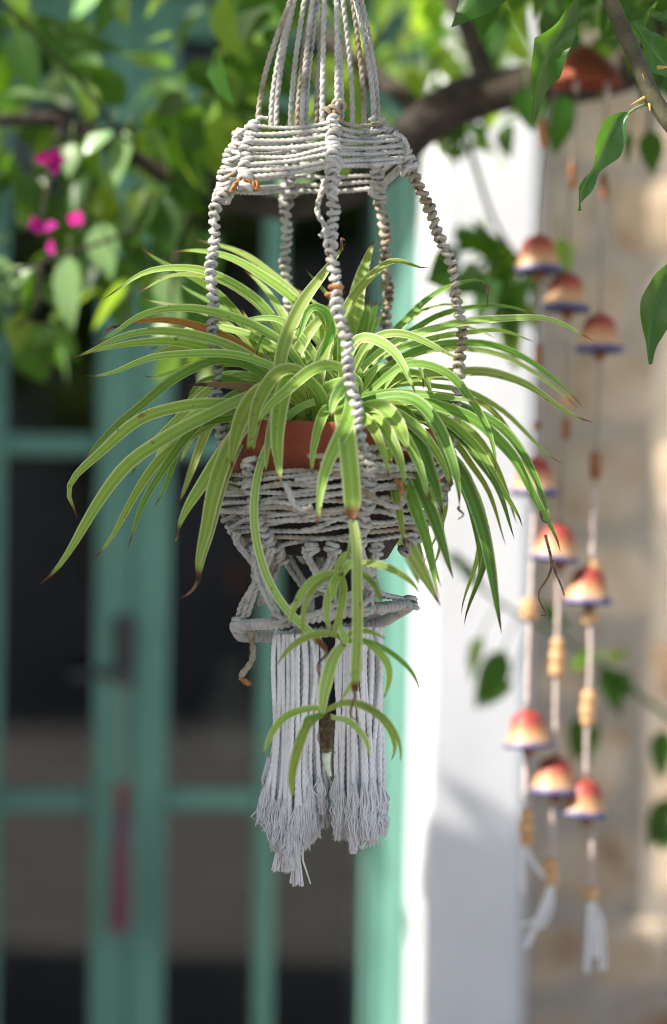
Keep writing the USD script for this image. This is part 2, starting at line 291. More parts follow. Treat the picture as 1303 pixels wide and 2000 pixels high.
X_J = W(842, 1000, 0.0)[0]          # right edge of the door opening
X_P = W(1040, 1000, 0.0)[0]         # right edge of the white plaster surround
Y_D = 0.175                          # face of the door, set back in the wall
x_seam = W(262, 1000, Y_D)[0]
X_L = 2 * x_seam - X_J              # left edge of the opening
z_of = lambda py, px=450: W(px, py, Y_D)[2]
Z_T = 2.16
pl = Thing('plaster_surround', (X_J, 0, 0), 'smooth white plaster surround framing the teal glazed doors', 'wall')
def rough_block(x0, x1, y0, y1, z0, z1, amp, seed):
    nx, ny, nz = (max(2, int(abs(b - a) / 0.04)) for a, b in ((x0, x1), (y0, y1), (z0, z1)))
    b = trimesh.creation.box([1, 1, 1]); b = b.subdivide().subdivide().subdivide().subdivide()
    v = (b.vertices + 0.5) * [x1 - x0, y1 - y0, z1 - z0] + [x0, y0, z0]
    # round edges then wobble
    v = v + amp * (np.stack([meshkit.fbm(v * 5 + k * 17, 3, seed + k) for k in range(3)], -1) - 0.5)
    return v, b.faces
pl.part('side_face', rough_block(X_J, X_P, 0, 0.40, 0, Z_T, 0.010, 3), 'plaster')
pl.part('side_face', rough_block(X_L - (X_P - X_J), X_L, 0, 0.40, 0, Z_T, 0.010, 8), 'plaster')
pl.part('lintel_face', box(X_L - (X_P - X_J), X_P, 0.001, 0.40, Z_T + 0.002, Z_T + 0.20), 'plaster', smooth=False)
sw = Thing('stone_wall', (X_P, 0.05, 0), 'rubble stone house wall right of the white plaster surround', 'wall')
sw.part('mortar_bed', box(X_P + 0.002, X_P + 4.0, 0.055, 0.40, 0, 3.2), 'mortar', smooth=False)
rs = random.Random(5)
def stone(x0, x1, z0, z1, y, bulge, seed):
    nu, nv = 9, 7
    u, v = np.meshgrid(np.linspace(-1, 1, nu), np.linspace(-1, 1, nv), indexing='ij')
    h = bulge * (1 - np.abs(u) ** 5) * (1 - np.abs(v) ** 5)
    r = np.stack([(x0 + x1) / 2 + u * (x1 - x0) / 2 * (1 - 0.10 * v ** 4), y - h, (z0 + z1) / 2 + v * (z1 - z0) / 2 * (1 - 0.12 * u ** 4)], -1)
    nz = np.stack([meshkit.fbm(r * 14 + 31 * k, 3, seed + k) for k in range(3)], -1) - 0.5
    r = r + nz * [0.022, 0.012, 0.022]
    i, j = np.meshgrid(np.arange(nu - 1), np.arange(nv - 1), indexing='ij'); i, j = i.ravel(), j.ravel()
    return r.reshape(-1, 3), np.vstack([np.c_[i * nv + j, (i + 1) * nv + j, (i + 1) * nv + j + 1], np.c_[i * nv + j, (i + 1) * nv + j + 1, i * nv + j + 1]])
z = 0.0; k = 0
while z < 2.9:
    h = rs.uniform(0.085, 0.17); x = X_P + 0.006 - rs.uniform(0, 0.0)
    while x < X_P + 1.1:
        w = rs.uniform(0.10, 0.27)
        sw.part('stone', stone(x + 0.003, x + w - 0.003, z + 0.003 + rs.uniform(0, .008), z + h - 0.003, 0.062, rs.uniform(0.009, 0.015), k), 'stone_brown' if rs.random() < .1 else 'stone')
        x += w; k += 1
    z += h
hw = Thing('house_wall', (X_L - 1, 0.05, 0), 'stone house wall continuing above and left of the doors', 'wall')
hw.part('left_wall', box(-5.0, X_L - (X_P - X_J) - 0.002, 0.03, 0.40, 0, 3.2), 'stone', smooth=False)
hw.part('upper_wall', box(X_L - (X_P - X_J), X_P, 0.03, 0.40, Z_T + 0.204, 3.2), 'stone', smooth=False)
room = Thing('room', (0, 2, 0), kind='structure')
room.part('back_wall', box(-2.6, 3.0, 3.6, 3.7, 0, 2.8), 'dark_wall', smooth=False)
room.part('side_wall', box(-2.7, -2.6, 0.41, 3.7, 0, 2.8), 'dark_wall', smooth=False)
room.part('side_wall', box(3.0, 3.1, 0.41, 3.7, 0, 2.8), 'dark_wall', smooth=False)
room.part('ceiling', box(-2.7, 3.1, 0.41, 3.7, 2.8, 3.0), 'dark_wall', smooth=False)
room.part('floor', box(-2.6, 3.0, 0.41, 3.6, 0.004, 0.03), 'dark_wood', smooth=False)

# ------------------------------------------------------------------ door frame and the two glazed door leaves
FR = 0.042
fr = Thing('door_frame', ((X_L + X_J) / 2, Y_D, 0), 'teal painted wooden frame set inside the white plaster opening', 'door frame')
from shapely.geometry import Polygon
jp = trimesh.creation.extrude_polygon(Polygon([(X_J - .001, Y_D - .047), (X_J - .005, Y_D - .048), (X_J - FR, Y_D - .010), (X_J - FR - .001, Y_D - .006), (X_J - FR - .001, Y_D + .09), (X_J - .001, Y_D + .09)]), Z_T - .002, engine='earcut')
fr.part('jamb', jp, 'teal_paint', smooth=20)
fr.part('jamb', box(X_L + 0.001, X_L + FR, Y_D - 0.012, Y_D + 0.09, 0, Z_T - 0.001, 0.004), 'teal_paint', smooth=False)
fr.part('head', box(X_L + FR + 0.001, X_J - FR - 0.001, Y_D - 0.012, Y_D + 0.09, Z_T - 0.05, Z_T - 0.001, 0.004), 'teal_paint', smooth=False)
bars = [z_of(py) for py in (185, 875, 1565, 2255)]
def door_leaf(x0, x1, label, handle):
    t = Thing('door', (x0, Y_D, 0), label, 'door')
    y0, y1, sw_ = Y_D, Y_D + 0.042, 0.058
    zb, zt = 0.02, Z_T - 0.054
    zr0, zr1 = zb + 0.20, zt - 0.07
    wl, wr = (0.034, 0.058) if handle else (0.058, 0.020)
    for a, b in ((x0, x0 + wl), (x1 - wr, x1)):
        t.part('stile', box(a, b, y0, y1, zb, zt, 0.004), 'teal_paint', smooth=False)
    for a, b in ((zb, zr0), (zr1, zt)):
        t.part('rail', box(x0 + wl + .0005, x1 - wr - .0005, y0 + .002, y1 - .002, a, b, 0.003), 'teal_paint', smooth=False)
    xm = x_seam + (.223 if not handle else -.223); mw = 0.032
    t.part('muntin', box(xm - mw / 2, xm + mw / 2, y0 + .004, y1 - .004, zr0, zr1, 0.006), 'teal_paint', smooth=False)
    for z in bars:
        for a, b in ((x0 + wl, xm - mw / 2), (xm + mw / 2, x1 - wr)):
            if zr0 < z < zr1:
                t.part('muntin', box(a + .0005, b - .0005, y0 + .007, y1 - .007, z - .017, z + .017, 0.006), 'teal_paint', smooth=False)
    zs = sorted([zr0, zr1] + [z for z in bars if zr0 < z < zr1])
    for za, zb_ in zip(zs[:-1], zs[1:]):
        for a, b in ((x0 + wl, xm - mw / 2), (xm + mw / 2, x1 - wr)):
            t.part('pane', box(a + .001, b - .001, y0 + 0.019, y0 + 0.023, za + .018, zb_ - .018), 'glass', smooth=False)
    if handle:
        hx, hz = W(242, 1270, Y_D)[0], W(242, 1270, Y_D)[2]
        pr = [(0, 0), (0.017, 0), (0.019, 0.003), (0.015, 0.008), (0, 0.009)]
        bp = trimesh.convex.convex_hull(np.vstack([np.array([[hx + sx * 0.017, Y_D - d, hz + sz] for sx in (-.7, .7) for sz in (-.058, .058)] + [[hx + sx * 0.017, Y_D - d, hz + sz] for sx in (-1, 1) for sz in (-.048, .048)]) for d in (0.0005, 0.006)]))
        hp = t.part('handle', bp, 'dark_metal', smooth=30)
        lz = hz - 0.034
        t.part('lever', tube([[hx, Y_D - 0.004, lz], [hx, Y_D - 0.035, lz], [hx - 0.012, Y_D - 0.046, lz], [hx - 0.04, Y_D - 0.048, lz], [hx - 0.085, Y_D - 0.046, lz - 0.004]], [0.008, 0.008, 0.009, 0.0075, 0.009], sides=10), 'dark_metal', parent=hp)
        t.part('keyhole_cover', place(lathe(pr), [hx, Y_D - 0.006, hz + 0.035], (0, -1, 0)), 'dark_metal', parent=hp)
    return t
door_leaf(X_L + FR + 0.003, x_seam - 0.0015, 'left teal glazed door with dark lever handle', True)
dr = door_leaf(x_seam + 0.0015, X_J - FR - 0.003, 'right teal glazed door, behind the hanging plant', False)

# tassel hung on the handle
c = W(240, 1335, Y_D); c[1] = Y_D - 0.05; tz = lambda py: W(240, py, Y_D - 0.05)[2]
tx = lambda py: W(240, py, Y_D - 0.05)[0]
ta = Thing('hanging_tassel', (tx(1335), Y_D - 0.05, tz(1335)), 'long red and pink tassel hanging from the dark door handle', 'tassel')
ta.part('string', tube([[tx(1312), Y_D - .05, tz(1312)], [tx(1430), Y_D - .03, tz(1430)], [tx(1545), Y_D - .03, tz(1545)]], 0.0022), 'thread')
ta.part('knot', place(lathe([(0, 0), (.008, .004), (.011, .012), (.009, .022), (0.003, .028)], 14), [tx(1560), Y_D - .03, tz(1565)]), 'tassel_dye')
rt = np.random.default_rng(2); fl = []
for i in range(70):
    a, q = rt.uniform(0, 2 * np.pi), rt.uniform(0, 1) ** .5
    x0, e = np.array([tx(1560), Y_D - .03, tz(1560)]), np.array([math.cos(a), .7 * math.sin(a), 0])
    ln = tz(1560) - tz(1830 - rt.uniform(0, 30))
    fl.append(tube([x0 + e * .008 * q, x0 + e * .011 * q - [0, 0, ln * .3], x0 + e * .016 * q - [0, 0, ln * .7], x0 + e * .017 * q - [0, 0, ln]], 0.0016, step=.03, sides=4))
ta.part('fringe', join(fl), 'tassel_dye')

# things indoors seen through the panes
v0 = W(452, 1395, 1.5)
vs = Thing('vase', (v0[0], 1.5, v0[2] - 0.10), 'pale beige vase on dark table seen through right door', 'vase')
vs.part('body', place(lathe([(0, 0), (.045, 0), (.06, .03), (.065, .08), (.05, .13), (.028, .16), (.026, .18), (.034, .20), (.028, .198), (.02, .18), (0, .16)]), [v0[0], 1.5, v0[2] - .09]), 'vase_glaze')
vs.part('neck_ring', place(torus((0, 0, 0), (0, 0, 1), .028, .004), [v0[0], 1.5, v0[2] + .075]), 'vase_glaze')
tb = Thing('table', (v0[0], 1.6, 0), 'dark wooden table carrying the beige vase indoors', 'table')
zt_ = v0[2] - 0.0905
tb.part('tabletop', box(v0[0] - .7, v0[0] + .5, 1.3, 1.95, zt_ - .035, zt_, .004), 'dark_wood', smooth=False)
for sx in (-.65, .45):
    for sy in (1.36, 1.89):
        tb.part('leg', box(v0[0] + sx - .03, v0[0] + sx + .03, sy - .03, sy + .03, .03, zt_ - .036, .003), 'dark_wood', smooth=False)
def curtain(x0, x1, y, label):
    n = 60; x = np.linspace(x0, x1, n); yy = y + 0.02 * np.sin((x - x0) / (x1 - x0) * 2 * np.pi * 5)
    zz = np.linspace(0.06, 2.2, 12); v = np.array([[a, b + 0.004 * math.sin(7 * q + 9 * a), q] for a, b in zip(x, yy) for q in zz])
    i, j = np.meshgrid(np.arange(n - 1), np.arange(11), indexing='ij'); i, j = i.ravel(), j.ravel(); f = np.c_[i * 12 + j, (i + 1) * 12 + j, (i + 1) * 12 + j + 1, i * 12 + j + 1]
    front = (v, f); back = (v + [0, .003, 0], f[:, ::-1])
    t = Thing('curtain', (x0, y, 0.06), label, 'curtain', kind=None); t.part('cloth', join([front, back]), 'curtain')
    rings = [torus((q, y, 2.225), (1, 0, 0), .018, .003) for q in np.linspace(x0 + .01, x1 - .01, 6)]
    t.part('curtain_rod', tube([[x0 - .05, y, 2.235], [x1 + .05, y, 2.235]], .009), 'dark_metal')
    for r_ in rings: t.part('ring', r_, 'dark_metal')
curtain(W(700, 1000, .42)[0], W(745, 1000, .42)[0] + .25, 0.42, 'grey curtain gathered indoors at the right door edge')

# ------------------------------------------------------------------ wall added behind the viewer to tone the pane reflections
rh = np.random.default_rng(4)
gw = Thing('garden_wall', (0, -8, 0), 'grey rendered wall added behind the viewer for the pane reflections', 'wall')
gw.part('wall_face', rough_block(-8, 8, -8.3, -8.0, 0, 2.4, .03, 40), 'grey_render')
gw.part('coping', box(-8, 8, -8.36, -7.94, 2.405, 2.47, .01), 'mortar', smooth=False)

# unseen wall added left of the frame to shade the foot of the plaster
yw = Thing('side_wall', (X_J - 1.24, -.33, 0), 'rendered wall added out of view at left to shade the plaster foot', 'wall')
yw.part('wall_face', rough_block(X_J - 1.34, X_J - 1.16, -2.6, -.325, 0, 1.86, .03, 60), 'plaster')
yw.part('coping', box(X_J - 1.37, X_J - 1.13, -2.63, -.33, 1.862, 1.90, .008), 'mortar', smooth=False)

# ------------------------------------------------------------------ the tree (bougainvillea): trunk, limbs, twigs, leaves, flowers
rng = np.random.default_rng(11)
def leaf_mesh(base, tip_dir, normal, length, width, fold=0.25, droop=0.25, nl=8, wave=0.0, seed=0, twist=0.0):
    """An ovate, pointed leaf with midrib fold; returns (vertices, faces, uv)."""
    t = norm(np.asarray(tip_dir, float)); n = np.asarray(normal, float); n = norm(n - t * (n @ t)); s = np.cross(n, t)
    v = np.linspace(0, 1, nl); prof = np.sin(np.pi * np.clip(v * 0.96 + 0.04, 0, 1) ** 0.80) ** 0.9 * (1 - 0.25 * v); prof[0] = 0.06; prof[-1] = 0.01
    us = np.array([-1, -0.5, 0, 0.5, 1.0]); pts, uv = [], []
    for a, w in zip(v, prof):
        tw = twist * a; s2 = s * math.cos(tw) + n * math.sin(tw); n2 = n * math.cos(tw) - s * math.sin(tw)
        c = base + t * length * a - n * length * droop * a * a
        for u in us:
            wv = wave * length * math.sin(a * 17 + seed + u * 2) * abs(u)
            pts.append(c + s2 * u * w * width / 2 + n2 * (abs(u) * w * width / 2 * fold + wv)); uv.append((u * .5 + .5, a))
    i, j = np.meshgrid(np.arange(nl - 1), np.arange(4), indexing='ij'); i, j = i.ravel(), j.ravel()
    return np.array(pts), np.vstack([np.c_[i * 5 + j, (i + 1) * 5 + j, (i + 1) * 5 + j + 1], np.c_[i * 5 + j, (i + 1) * 5 + j + 1, i * 5 + j + 1]]), np.array(uv)
DC_ = 2.6
trunk_foot = P(1900, 1000, 2.75); trunk_foot[2] = 0
tree = Thing('bougainvillea_tree', trunk_foot, 'dark limbed leafy tree with magenta flowers reaching across the doors', 'tree')
limb_px = [(1900, 330, 2.75), (1700, 120, 2.75), (1450, 60, 2.75), (1303, 100, 2.75), (1150, 160, 2.75), (1010, 172, 2.75), (910, 195, 2.76), (830, 240, 2.78), (750, 320, 2.8), (650, 385, 2.82), (500, 400, 2.82), (380, 370, 2.8), (250, 300, 2.78), (120, 240, 2.75), (-40, 235, 2.72), (-250, 200, 2.7)]
limb = np.array([P(*q) for q in limb_px])
tree.part('trunk', tube([trunk_foot, trunk_foot + [.02, .0, .5], (trunk_foot * .4 + limb[0] * .6) + [.04, 0, 0], limb[0]], [0.085, .07, .06, .05], step=.05, sides=12), 'bark')
def bumpy(p, r, seed, sides=12, step=.012):
    v, f = tube(p, r, step=step, sides=sides); return v + 0.006 * (np.stack([meshkit.fbm(v * 40 + k * 9, 2, seed + k) for k in range(3)], -1) - .5), f
tree.part('limb', bumpy(limb, [.05, .045, .038, .030, .026, .023, .024, .027, .025, .017, .014, .011, .010, .008, .006, .004], 4), 'bark')
tree.part('limb', bumpy([P(945, 175, 2.76), P(938, 120, 2.77), P(915, 60, 2.79), P(880, -10, 2.82), P(820, -160, 2.85)], [.014, .012, .011, .009, .007], 7), 'bark')
tree.part('limb', bumpy([P(840, 236, 2.78), P(700, 120, 2.9), P(560, 20, 3.0), P(380, -120, 3.0)], [.013, .010, .008, .006], 9), 'bark')
tree.part('limb', bumpy([P(1330, 95, 2.75), P(1290, 20, 2.7), P(1240, -60, 2.65), P(1100, -250, 2.5)], [.02, .016, .013, .01], 12), 'bark')
nleaf = [0]
LEAF_LIMIT = 300
extra = {'tree_leaf': [], 'tree_leaf_young': [], 'tree_leaf_painted_gloss': []}
def add_leaf(base, tip, normal, length, width, mt='tree_leaf', own=True, **kw):
    v, f, uv = leaf_mesh(base, tip, normal, length, width, seed=nleaf[0], **kw)
    if own and nleaf[0] < LEAF_LIMIT:
        nleaf[0] += 1; tree.part('leaf', (v, f), mt, uv=uv)
    else: extra[mt].append((v, f, uv))
# leaves picked out singly: tip end px, base px, depth, width px, normal lean toward (sun, camera), tone
hero = [((130, 650), (135, 500, 2.68), 80, .55, 'tree_leaf'), ((212, 545), (195, 435, 2.70), 80, .5, 'tree_leaf'), ((160, 300), (215, 250, 2.70), 55, .6, 'tree_leaf'),
        ((218, 362), (250, 255, 2.70), 75, .5, 'tree_leaf'), ((130, 345), (140, 280, 2.70), 60, .5, 'tree_leaf'), ((262, 425), (268, 362, 2.7), 48, .1, 'tree_leaf_young'),
        ((350, 640), (320, 530, 2.70), 75, .5, 'tree_leaf'), ((300, 680), (340, 600, 2.72), 60, .5, 'tree_leaf'), ((20, 600), (-10, 500, 2.68), 70, .4, 'tree_leaf'), ((60, 520), (0, 560, 2.68), 60, .5, 'tree_leaf'),
        ((180, 235), (170, 165, 2.70), 46, .1, 'tree_leaf_young'), ((30, 690), (40, 610, 2.70), 60, .1, 'tree_leaf_young'), ((240, 95), (120, 75, 2.7), 45, .2, 'tree_leaf'), ((50, 30), (20, -50, 2.70), 60, .1, 'tree_leaf_young'),
        ((1110, 535), (1095, 465, 2.75), 45, .1, 'tree_leaf_young'), ((70, 180), (30, 60, 2.70), 80, .2, 'tree_leaf'), ((150, 150), (75, 30, 2.72), 70, .1, 'tree_leaf'),
        ((390, 640), (370, 540, 2.66), 60, .2, 'tree_leaf'), ((300, 745), (350, 690, 2.66), 55, .1, 'tree_leaf_young'), ((1085, 300), (1100, 185, 2.70), 70, 0, 'tree_leaf'), ((1040, 255), (1030, 170, 2.72), 70, 0, 'tree_leaf'),
        ((1275, 340), (1270, 255, 2.70), 55, .1, 'tree_leaf'), ((1225, 320), (1228, 255, 2.65), 20, 0, 'tree_leaf')]
for (tx_, ty_), (bx, by, d), w, lean, mt in hero:
    b, t_ = P(bx, by, d), P(tx_, ty_, d - .01)
    n = norm(-F * .8 + TO_SUN * lean * 1.6 + rng.normal(0, .12, 3))
    if mt == 'tree_leaf' and lean > .25: mt = 'tree_leaf_painted_gloss'  # sun-facing leaves take the copy with gloss in its colour
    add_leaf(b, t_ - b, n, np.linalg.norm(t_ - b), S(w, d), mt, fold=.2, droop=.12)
    b2 = b + norm(b - t_) * .012 + [0, 0, .012]; tree.part('petiole', tube([b, (b + b2) / 2, b2], .0011, step=.006, sides=5), 'green_stem')
LIT = [(P(1045, 930, DC_), .10), (P(1092, 1070, DC_), .10), (P(1150, 1150, DC_), .10), (P(1030, 1420, DC_), .10), (P(1085, 1520, DC_), .10), (P(1145, 1570, DC_), .10)] + \
      [(np.array([X_J + .05, .05, q]), .17) for q in (.3, .55, .8, 1.05, 1.3, 1.55, 1.8)] + [(np.array([X_P - .02, .0, q]), .15) for q in (.9, 1.1, 1.3, 1.55, 1.8)] + \
      [(P(430, 400, D0), .09), (P(560, 500, D0 + .08), .09), (P(300, 640, D0), .12), (P(420, 680, D0), .12), (P(480, 560, D0), .10), (P(850, 640, D0), .08), (P(620, 700, D0), .10), (P(460, 300, D0), .08)] + \
      [(np.array([X_P + .15, .03, q]), .20) for q in (1.0, 1.2, 1.4, 1.6, 1.8)] + [(P(x_, y_, 2.69), .07) for x_, y_ in ((135, 570), (205, 490), (185, 270), (235, 310), (135, 315), (335, 585), (20, 560), (60, 640), (320, 640), (100, 180), (90, 440))] + [(P(760, 100, 3.0), .22), (P(640, 80, 3.0), .1), (P(900, 80, 3.0), .1)]
def sunlit_path(b):
    for q, r_ in LIT:
        w_ = b - q; c_ = w_ @ TO_SUN
        if c_ > 0 and np.linalg.norm(w_ - c_ * TO_SUN) < r_: return True
    return False
def inside(poly, x, y):
    c = False; n = len(poly)
    for i in range(n):
        (x1, y1), (x2, y2) = poly[i], poly[(i + 1) % n]
        if (y1 > y) != (y2 > y) and x < (x2 - x1) * (y - y1) / (y2 - y1) + x1: c = not c
    return c
def cloud(poly, count, d0, d1, young, size=(95, 150), holes=(), own=True, lean=0.5):
    xs, ys = [p[0] for p in poly], [p[1] for p in poly]; k = 0; tries = 0
    while k < count and tries < count * 40:
        tries += 1
        x, y = rng.uniform(min(xs), max(xs)), rng.uniform(min(ys), max(ys))
        if not inside(poly, x, y) or any((x - hx) ** 2 / rx ** 2 + (y - hy) ** 2 / ry ** 2 < 1 for hx, hy, rx, ry in holes): continue
        if meshkit.noise(np.array([x / 120, y / 120, 3.3])) < 0.36: continue
        d = rng.uniform(d0, d1); b = P(x, y, d)
        if d < 2.86 and x < 450 and sunlit_path(b): continue
        L = S(rng.uniform(*size), 2.7)
        t_ = norm(np.array([0, 0, -0.75]) + rng.normal(0, .55, 3)); n = norm(np.array([0, 0, .5]) + TO_SUN * lean + rng.normal(0, .5, 3))
        add_leaf(b, t_, n, L, L * rng.uniform(.5, .68), 'tree_leaf_young' if rng.random() < young else ('tree_leaf_painted_gloss' if rng.random() < .13 else 'tree_leaf'), own=own, fold=rng.uniform(.1, .4), droop=rng.uniform(.05, .35))
        k += 1
holesA = [(268, 50, 62, 125), (120, 185, 95, 34), (400, 110, 38, 110), (80, 320, 40, 40), (110, 430, 50, 45), (270, 180, 40, 30), (10, 420, 20, 200)]
cloud([(-60, -60), (230, -60), (330, 120), (480, 60), (500, 230), (430, 380), (400, 560), (330, 600), (210, 560), (150, 620), (70, 690), (-60, 700)], 165, 2.62, 2.98, .14, holes=holesA)
cloud([(330, -60), (560, -60), (560, 230), (430, 380), (330, 250)], 45, 2.6, 3.0, .3, holes=[(400, 110, 30, 80)])
cloud([(560, -60), (1060, -60), (1000, 130), (880, 160), (800, 220), (700, 330), (600, 330)], 70, 2.85, 3.3, .85, lean=1.0)
cloud([(840, 210), (960, 190), (1000, 230), (970, 300), (900, 330), (850, 290)], 20, 2.75, 2.95, .6, size=(60, 90))
cloud([(890, 430), (960, 410), (1010, 470), (1100, 520), (1060, 600), (980, 610), (880, 520)], 30, 2.75, 2.95, .12)
cloud([(1000, -60), (1360, -60), (1360, 110), (1180, 110), (1060, 60)], 34, 2.5, 3.0, .3)
cloud([(300, 560), (420, 580), (440, 780), (300, 700)], 8, 2.6, 2.8, .6, size=(60, 90))
# twigs that carry the clusters
for q in ([(250, 300, 2.78), (190, 200, 2.65), (60, 60, 2.6), (-60, -40, 2.55)], [(380, 370, 2.8), (280, 440, 2.7), (180, 480, 2.62), (60, 520, 2.58), (-30, 560, 2.55)], [(380, 370, 2.8), (350, 480, 2.7), (335, 560, 2.65), (345, 680, 2.64)],
          [(250, 300, 2.78), (220, 250, 2.65), (140, 270, 2.6), (80, 300, 2.58)], [(500, 400, 2.82), (470, 250, 2.8), (420, 60, 2.75), (400, -80, 2.7)], [(880, 210, 2.77), (930, 330, 2.8), (960, 420, 2.82), (1010, 500, 2.85), (1090, 560, 2.85)],
          [(1150, 160, 2.75), (1110, 185, 2.65), (1040, 175, 2.62)], [(1303, 100, 2.75), (1270, 220, 2.65), (1265, 265, 2.6)], [(120, 240, 2.75), (90, 380, 2.65), (80, 430, 2.62)], [(700, 120, 2.9), (760, 40, 3.0), (820, -60, 3.1)], [(80, 520, 2.58), (70, 600, 2.6), (30, 640, 2.6)]):
    tree.part('twig', tube([P(*a) for a in q], [.0035, .0025, .0016], step=.012, sides=6), 'bark')
for (x, y, d, n_) in ((100, 315, 2.58, 3), (75, 300, 2.58, 2), (85, 445, 2.62, 3), (148, 415, 2.6, 2), (95, 470, 2.62, 1)):
    for k in range(n_):
        a = rng.uniform(0, 6.28); b = P(x, y, d)
        v, f, uv = leaf_mesh(b, R * math.cos(a) + U * math.sin(a) - F * .4, -F + rng.normal(0, .4, 3), S(36, d), S(30, d), fold=.3, droop=-.2)
        tree.part('flower_bract', (v, f), 'bract', uv=uv)
# off-frame canopy of leaf clusters added along the sun rays to shade and dapple
def added_canopy(center, spread, count, young=.2, force=False):
    for _ in range(count):
        b = np.asarray(center) + rng.normal(0, 1, 3) * spread; L = rng.uniform(.06, .09)
        if not force and sunlit_path(b): continue
        v, f, uv = leaf_mesh(b, norm(np.array([0, 0, -.5]) + rng.normal(0, .6, 3)), norm(np.array([0, 0, .8]) + rng.normal(0, .5, 3)), L, L * .6, nl=4)
        extra['tree_leaf_young' if rng.random() < young else 'tree_leaf'].append((v, f, uv))
H = P(650, 800, D0)
ADDED_CANOPY = [(P(1110, 560, 2.6) + TO_SUN * 1.5, (.13, .10, .08), 120), (P(180, 200, 2.65) + TO_SUN * .9, (.2, .16, .14), 130), (P(420, 250, 2.75) + TO_SUN * 1.0, (.15, .16, .14), 110), (P(690, 330, D0) + TO_SUN * 1.2, (.05, .05, .05), 22)]
ADDED_CANOPY += [(P(1110, 60, 2.6) + np.array([0, -.05, .28]), (.22, .16, .06), 170)]
for c_, s_, n_ in ADDED_CANOPY: added_canopy(c_, np.array(s_), n_)
for c_, s_, n_ in [(P(600, 900, D0) + TO_SUN * 1.05, (.05, .05, .025), 60), (P(640, 1040, D0) + TO_SUN * 1.15, (.06, .06, .035), 70), (P(640, 1450, D0) + TO_SUN * 1.2, (.065, .065, .10), 60), (P(1100, -220, 2.3), (.25, .2, .05), 220)]: added_canopy(c_, np.array(s_), n_, force=True)  # leaves added to keep light off pot, basket, tassels and upper bells
# unseen crown leaves added overhead to block sky; openings cut along sun rays
for _ in range(2300):
    b = np.array([rng.uniform(-1.6, 1.6), rng.uniform(-2.6, -0.15), rng.uniform(2.3, 2.9)])
    if meshkit.noise(b * [2.2, 2.2, 2.2], 5) < .5 or sunlit_path(b): continue
    L = rng.uniform(.09, .14); v, f, uv = leaf_mesh(b, norm(np.array([0, 0, -.5]) + rng.normal(0, .6, 3)), norm(np.array([0, 0, .9]) + rng.normal(0, .45, 3)), L, L * .65, nl=4)
    extra['tree_leaf'].append((v, f, uv))
for mt, L in extra.items():
    if L:
        v, f = join([(a, b) for a, b, _ in L]); tree.part('foliage', (v, f), mt, uv=np.vstack([u for _, _, u in L]), kind='stuff')  # also holds the added shading leaves

iv = []  # leaf fringe added on the unseen wall top to soften its shadow edge
for _ in range(420):
    q = rng.random() ** 2.0; b = np.array([X_J - 1.25 + rng.normal(0, .10), -.30 - rng.uniform(0, .9), 1.82 + .15 * q]); L = rng.uniform(.04, .07)
    v, f, uv = leaf_mesh(b, norm(rng.normal(0, .6, 3) + [0, 0, .2]), norm(rng.normal(0, .6, 3) + [0, -.2, .5]), L, L * .8, nl=4); iv.append((v, f, uv))
v, f = join([(a, b) for a, b, _ in iv]); yw.part('ivy', (v, f), 'tree_leaf', uv=np.vstack([u for _, _, u in iv]), kind='stuff')

# ------------------------------------------------------------------ leafy branch crossing behind the wind chime (low right)
stem_px = [(850, 1075, 3.0), (900, 1110, 3.0), (960, 1165, 3.0), (1040, 1215, 3.0), (1120, 1260, 3.02), (1210, 1325, 3.03), (1300, 1395, 3.05), (1420, 1500, 3.06), (1500, 1750, 3.08), (1520, 2300, 3.1)]
sp = [P(*q) for q in stem_px]; foot = P(1520, 2300, 3.1); foot[2] = 0
gb = Thing('climbing_branch', foot, 'thin green leafy branch slanting behind the lower wind chime bells', 'branch')
gb.part('stem', tube([foot] + sp[::-1], [.008, .007, .006, .0055, .005, .0045, .004, .003, .002], step=.02, sides=8), 'green_stem')
for (b, t_, w, mt, d) in [((905, 1110), (880, 1075), 30, 'tree_leaf', 2.99), ((940, 1240), (915, 1330), 44, 'tree_leaf_young', 2.98), ((985, 1270), (930, 1385), 66, 'tree_leaf', 2.98), ((1000, 1330), (945, 1380), 30, 'tree_leaf', 2.96), ((1180, 1280), (1230, 1275), 38, 'tree_leaf_young', 3.0),
                          ((1165, 1275), (1110, 1305), 40, 'tree_leaf_young', 3.0), ((1180, 1300), (1212, 1400), 48, 'tree_leaf', 3.0), ((1205, 1310), (1228, 1365), 45, 'tree_leaf', 2.99), ((1130, 1400), (1125, 1490), 44, 'tree_leaf', 3.03), ((1165, 1415), (1140, 1500), 46, 'tree_leaf', 3.02),
                          ((1295, 1425), (1290, 1525), 50, 'tree_leaf', 3.0), ((1310, 1560), (1268, 1655), 60, 'tree_leaf', 3.0), ((1320, 1610), (1290, 1660), 60, 'tree_leaf', 3.0), ((1060, 1180), (1110, 1230), 34, 'tree_leaf', 3.05), ((900, 1095), (945, 1155), 36, 'tree_leaf', 3.03)]:
    B, T = P(*b, d), P(*t_, d - .02)
    v, f, uv = leaf_mesh(B, T - B, norm(-F * .7 + TO_SUN * rng.uniform(-.2, .9) + rng.normal(0, .25, 3)), np.linalg.norm(T - B), S(w, d), fold=.25, droop=.1, wave=.02)
    gb.part('leaf', (v, f), mt, uv=uv)
    near = min(smooth_path(sp, n=200), key=lambda q: np.linalg.norm(q - B))
    gb.part('petiole', tube([near, (near + B) / 2 + [0, 0, .006], B], .0012, step=.01, sides=5), 'green_stem')

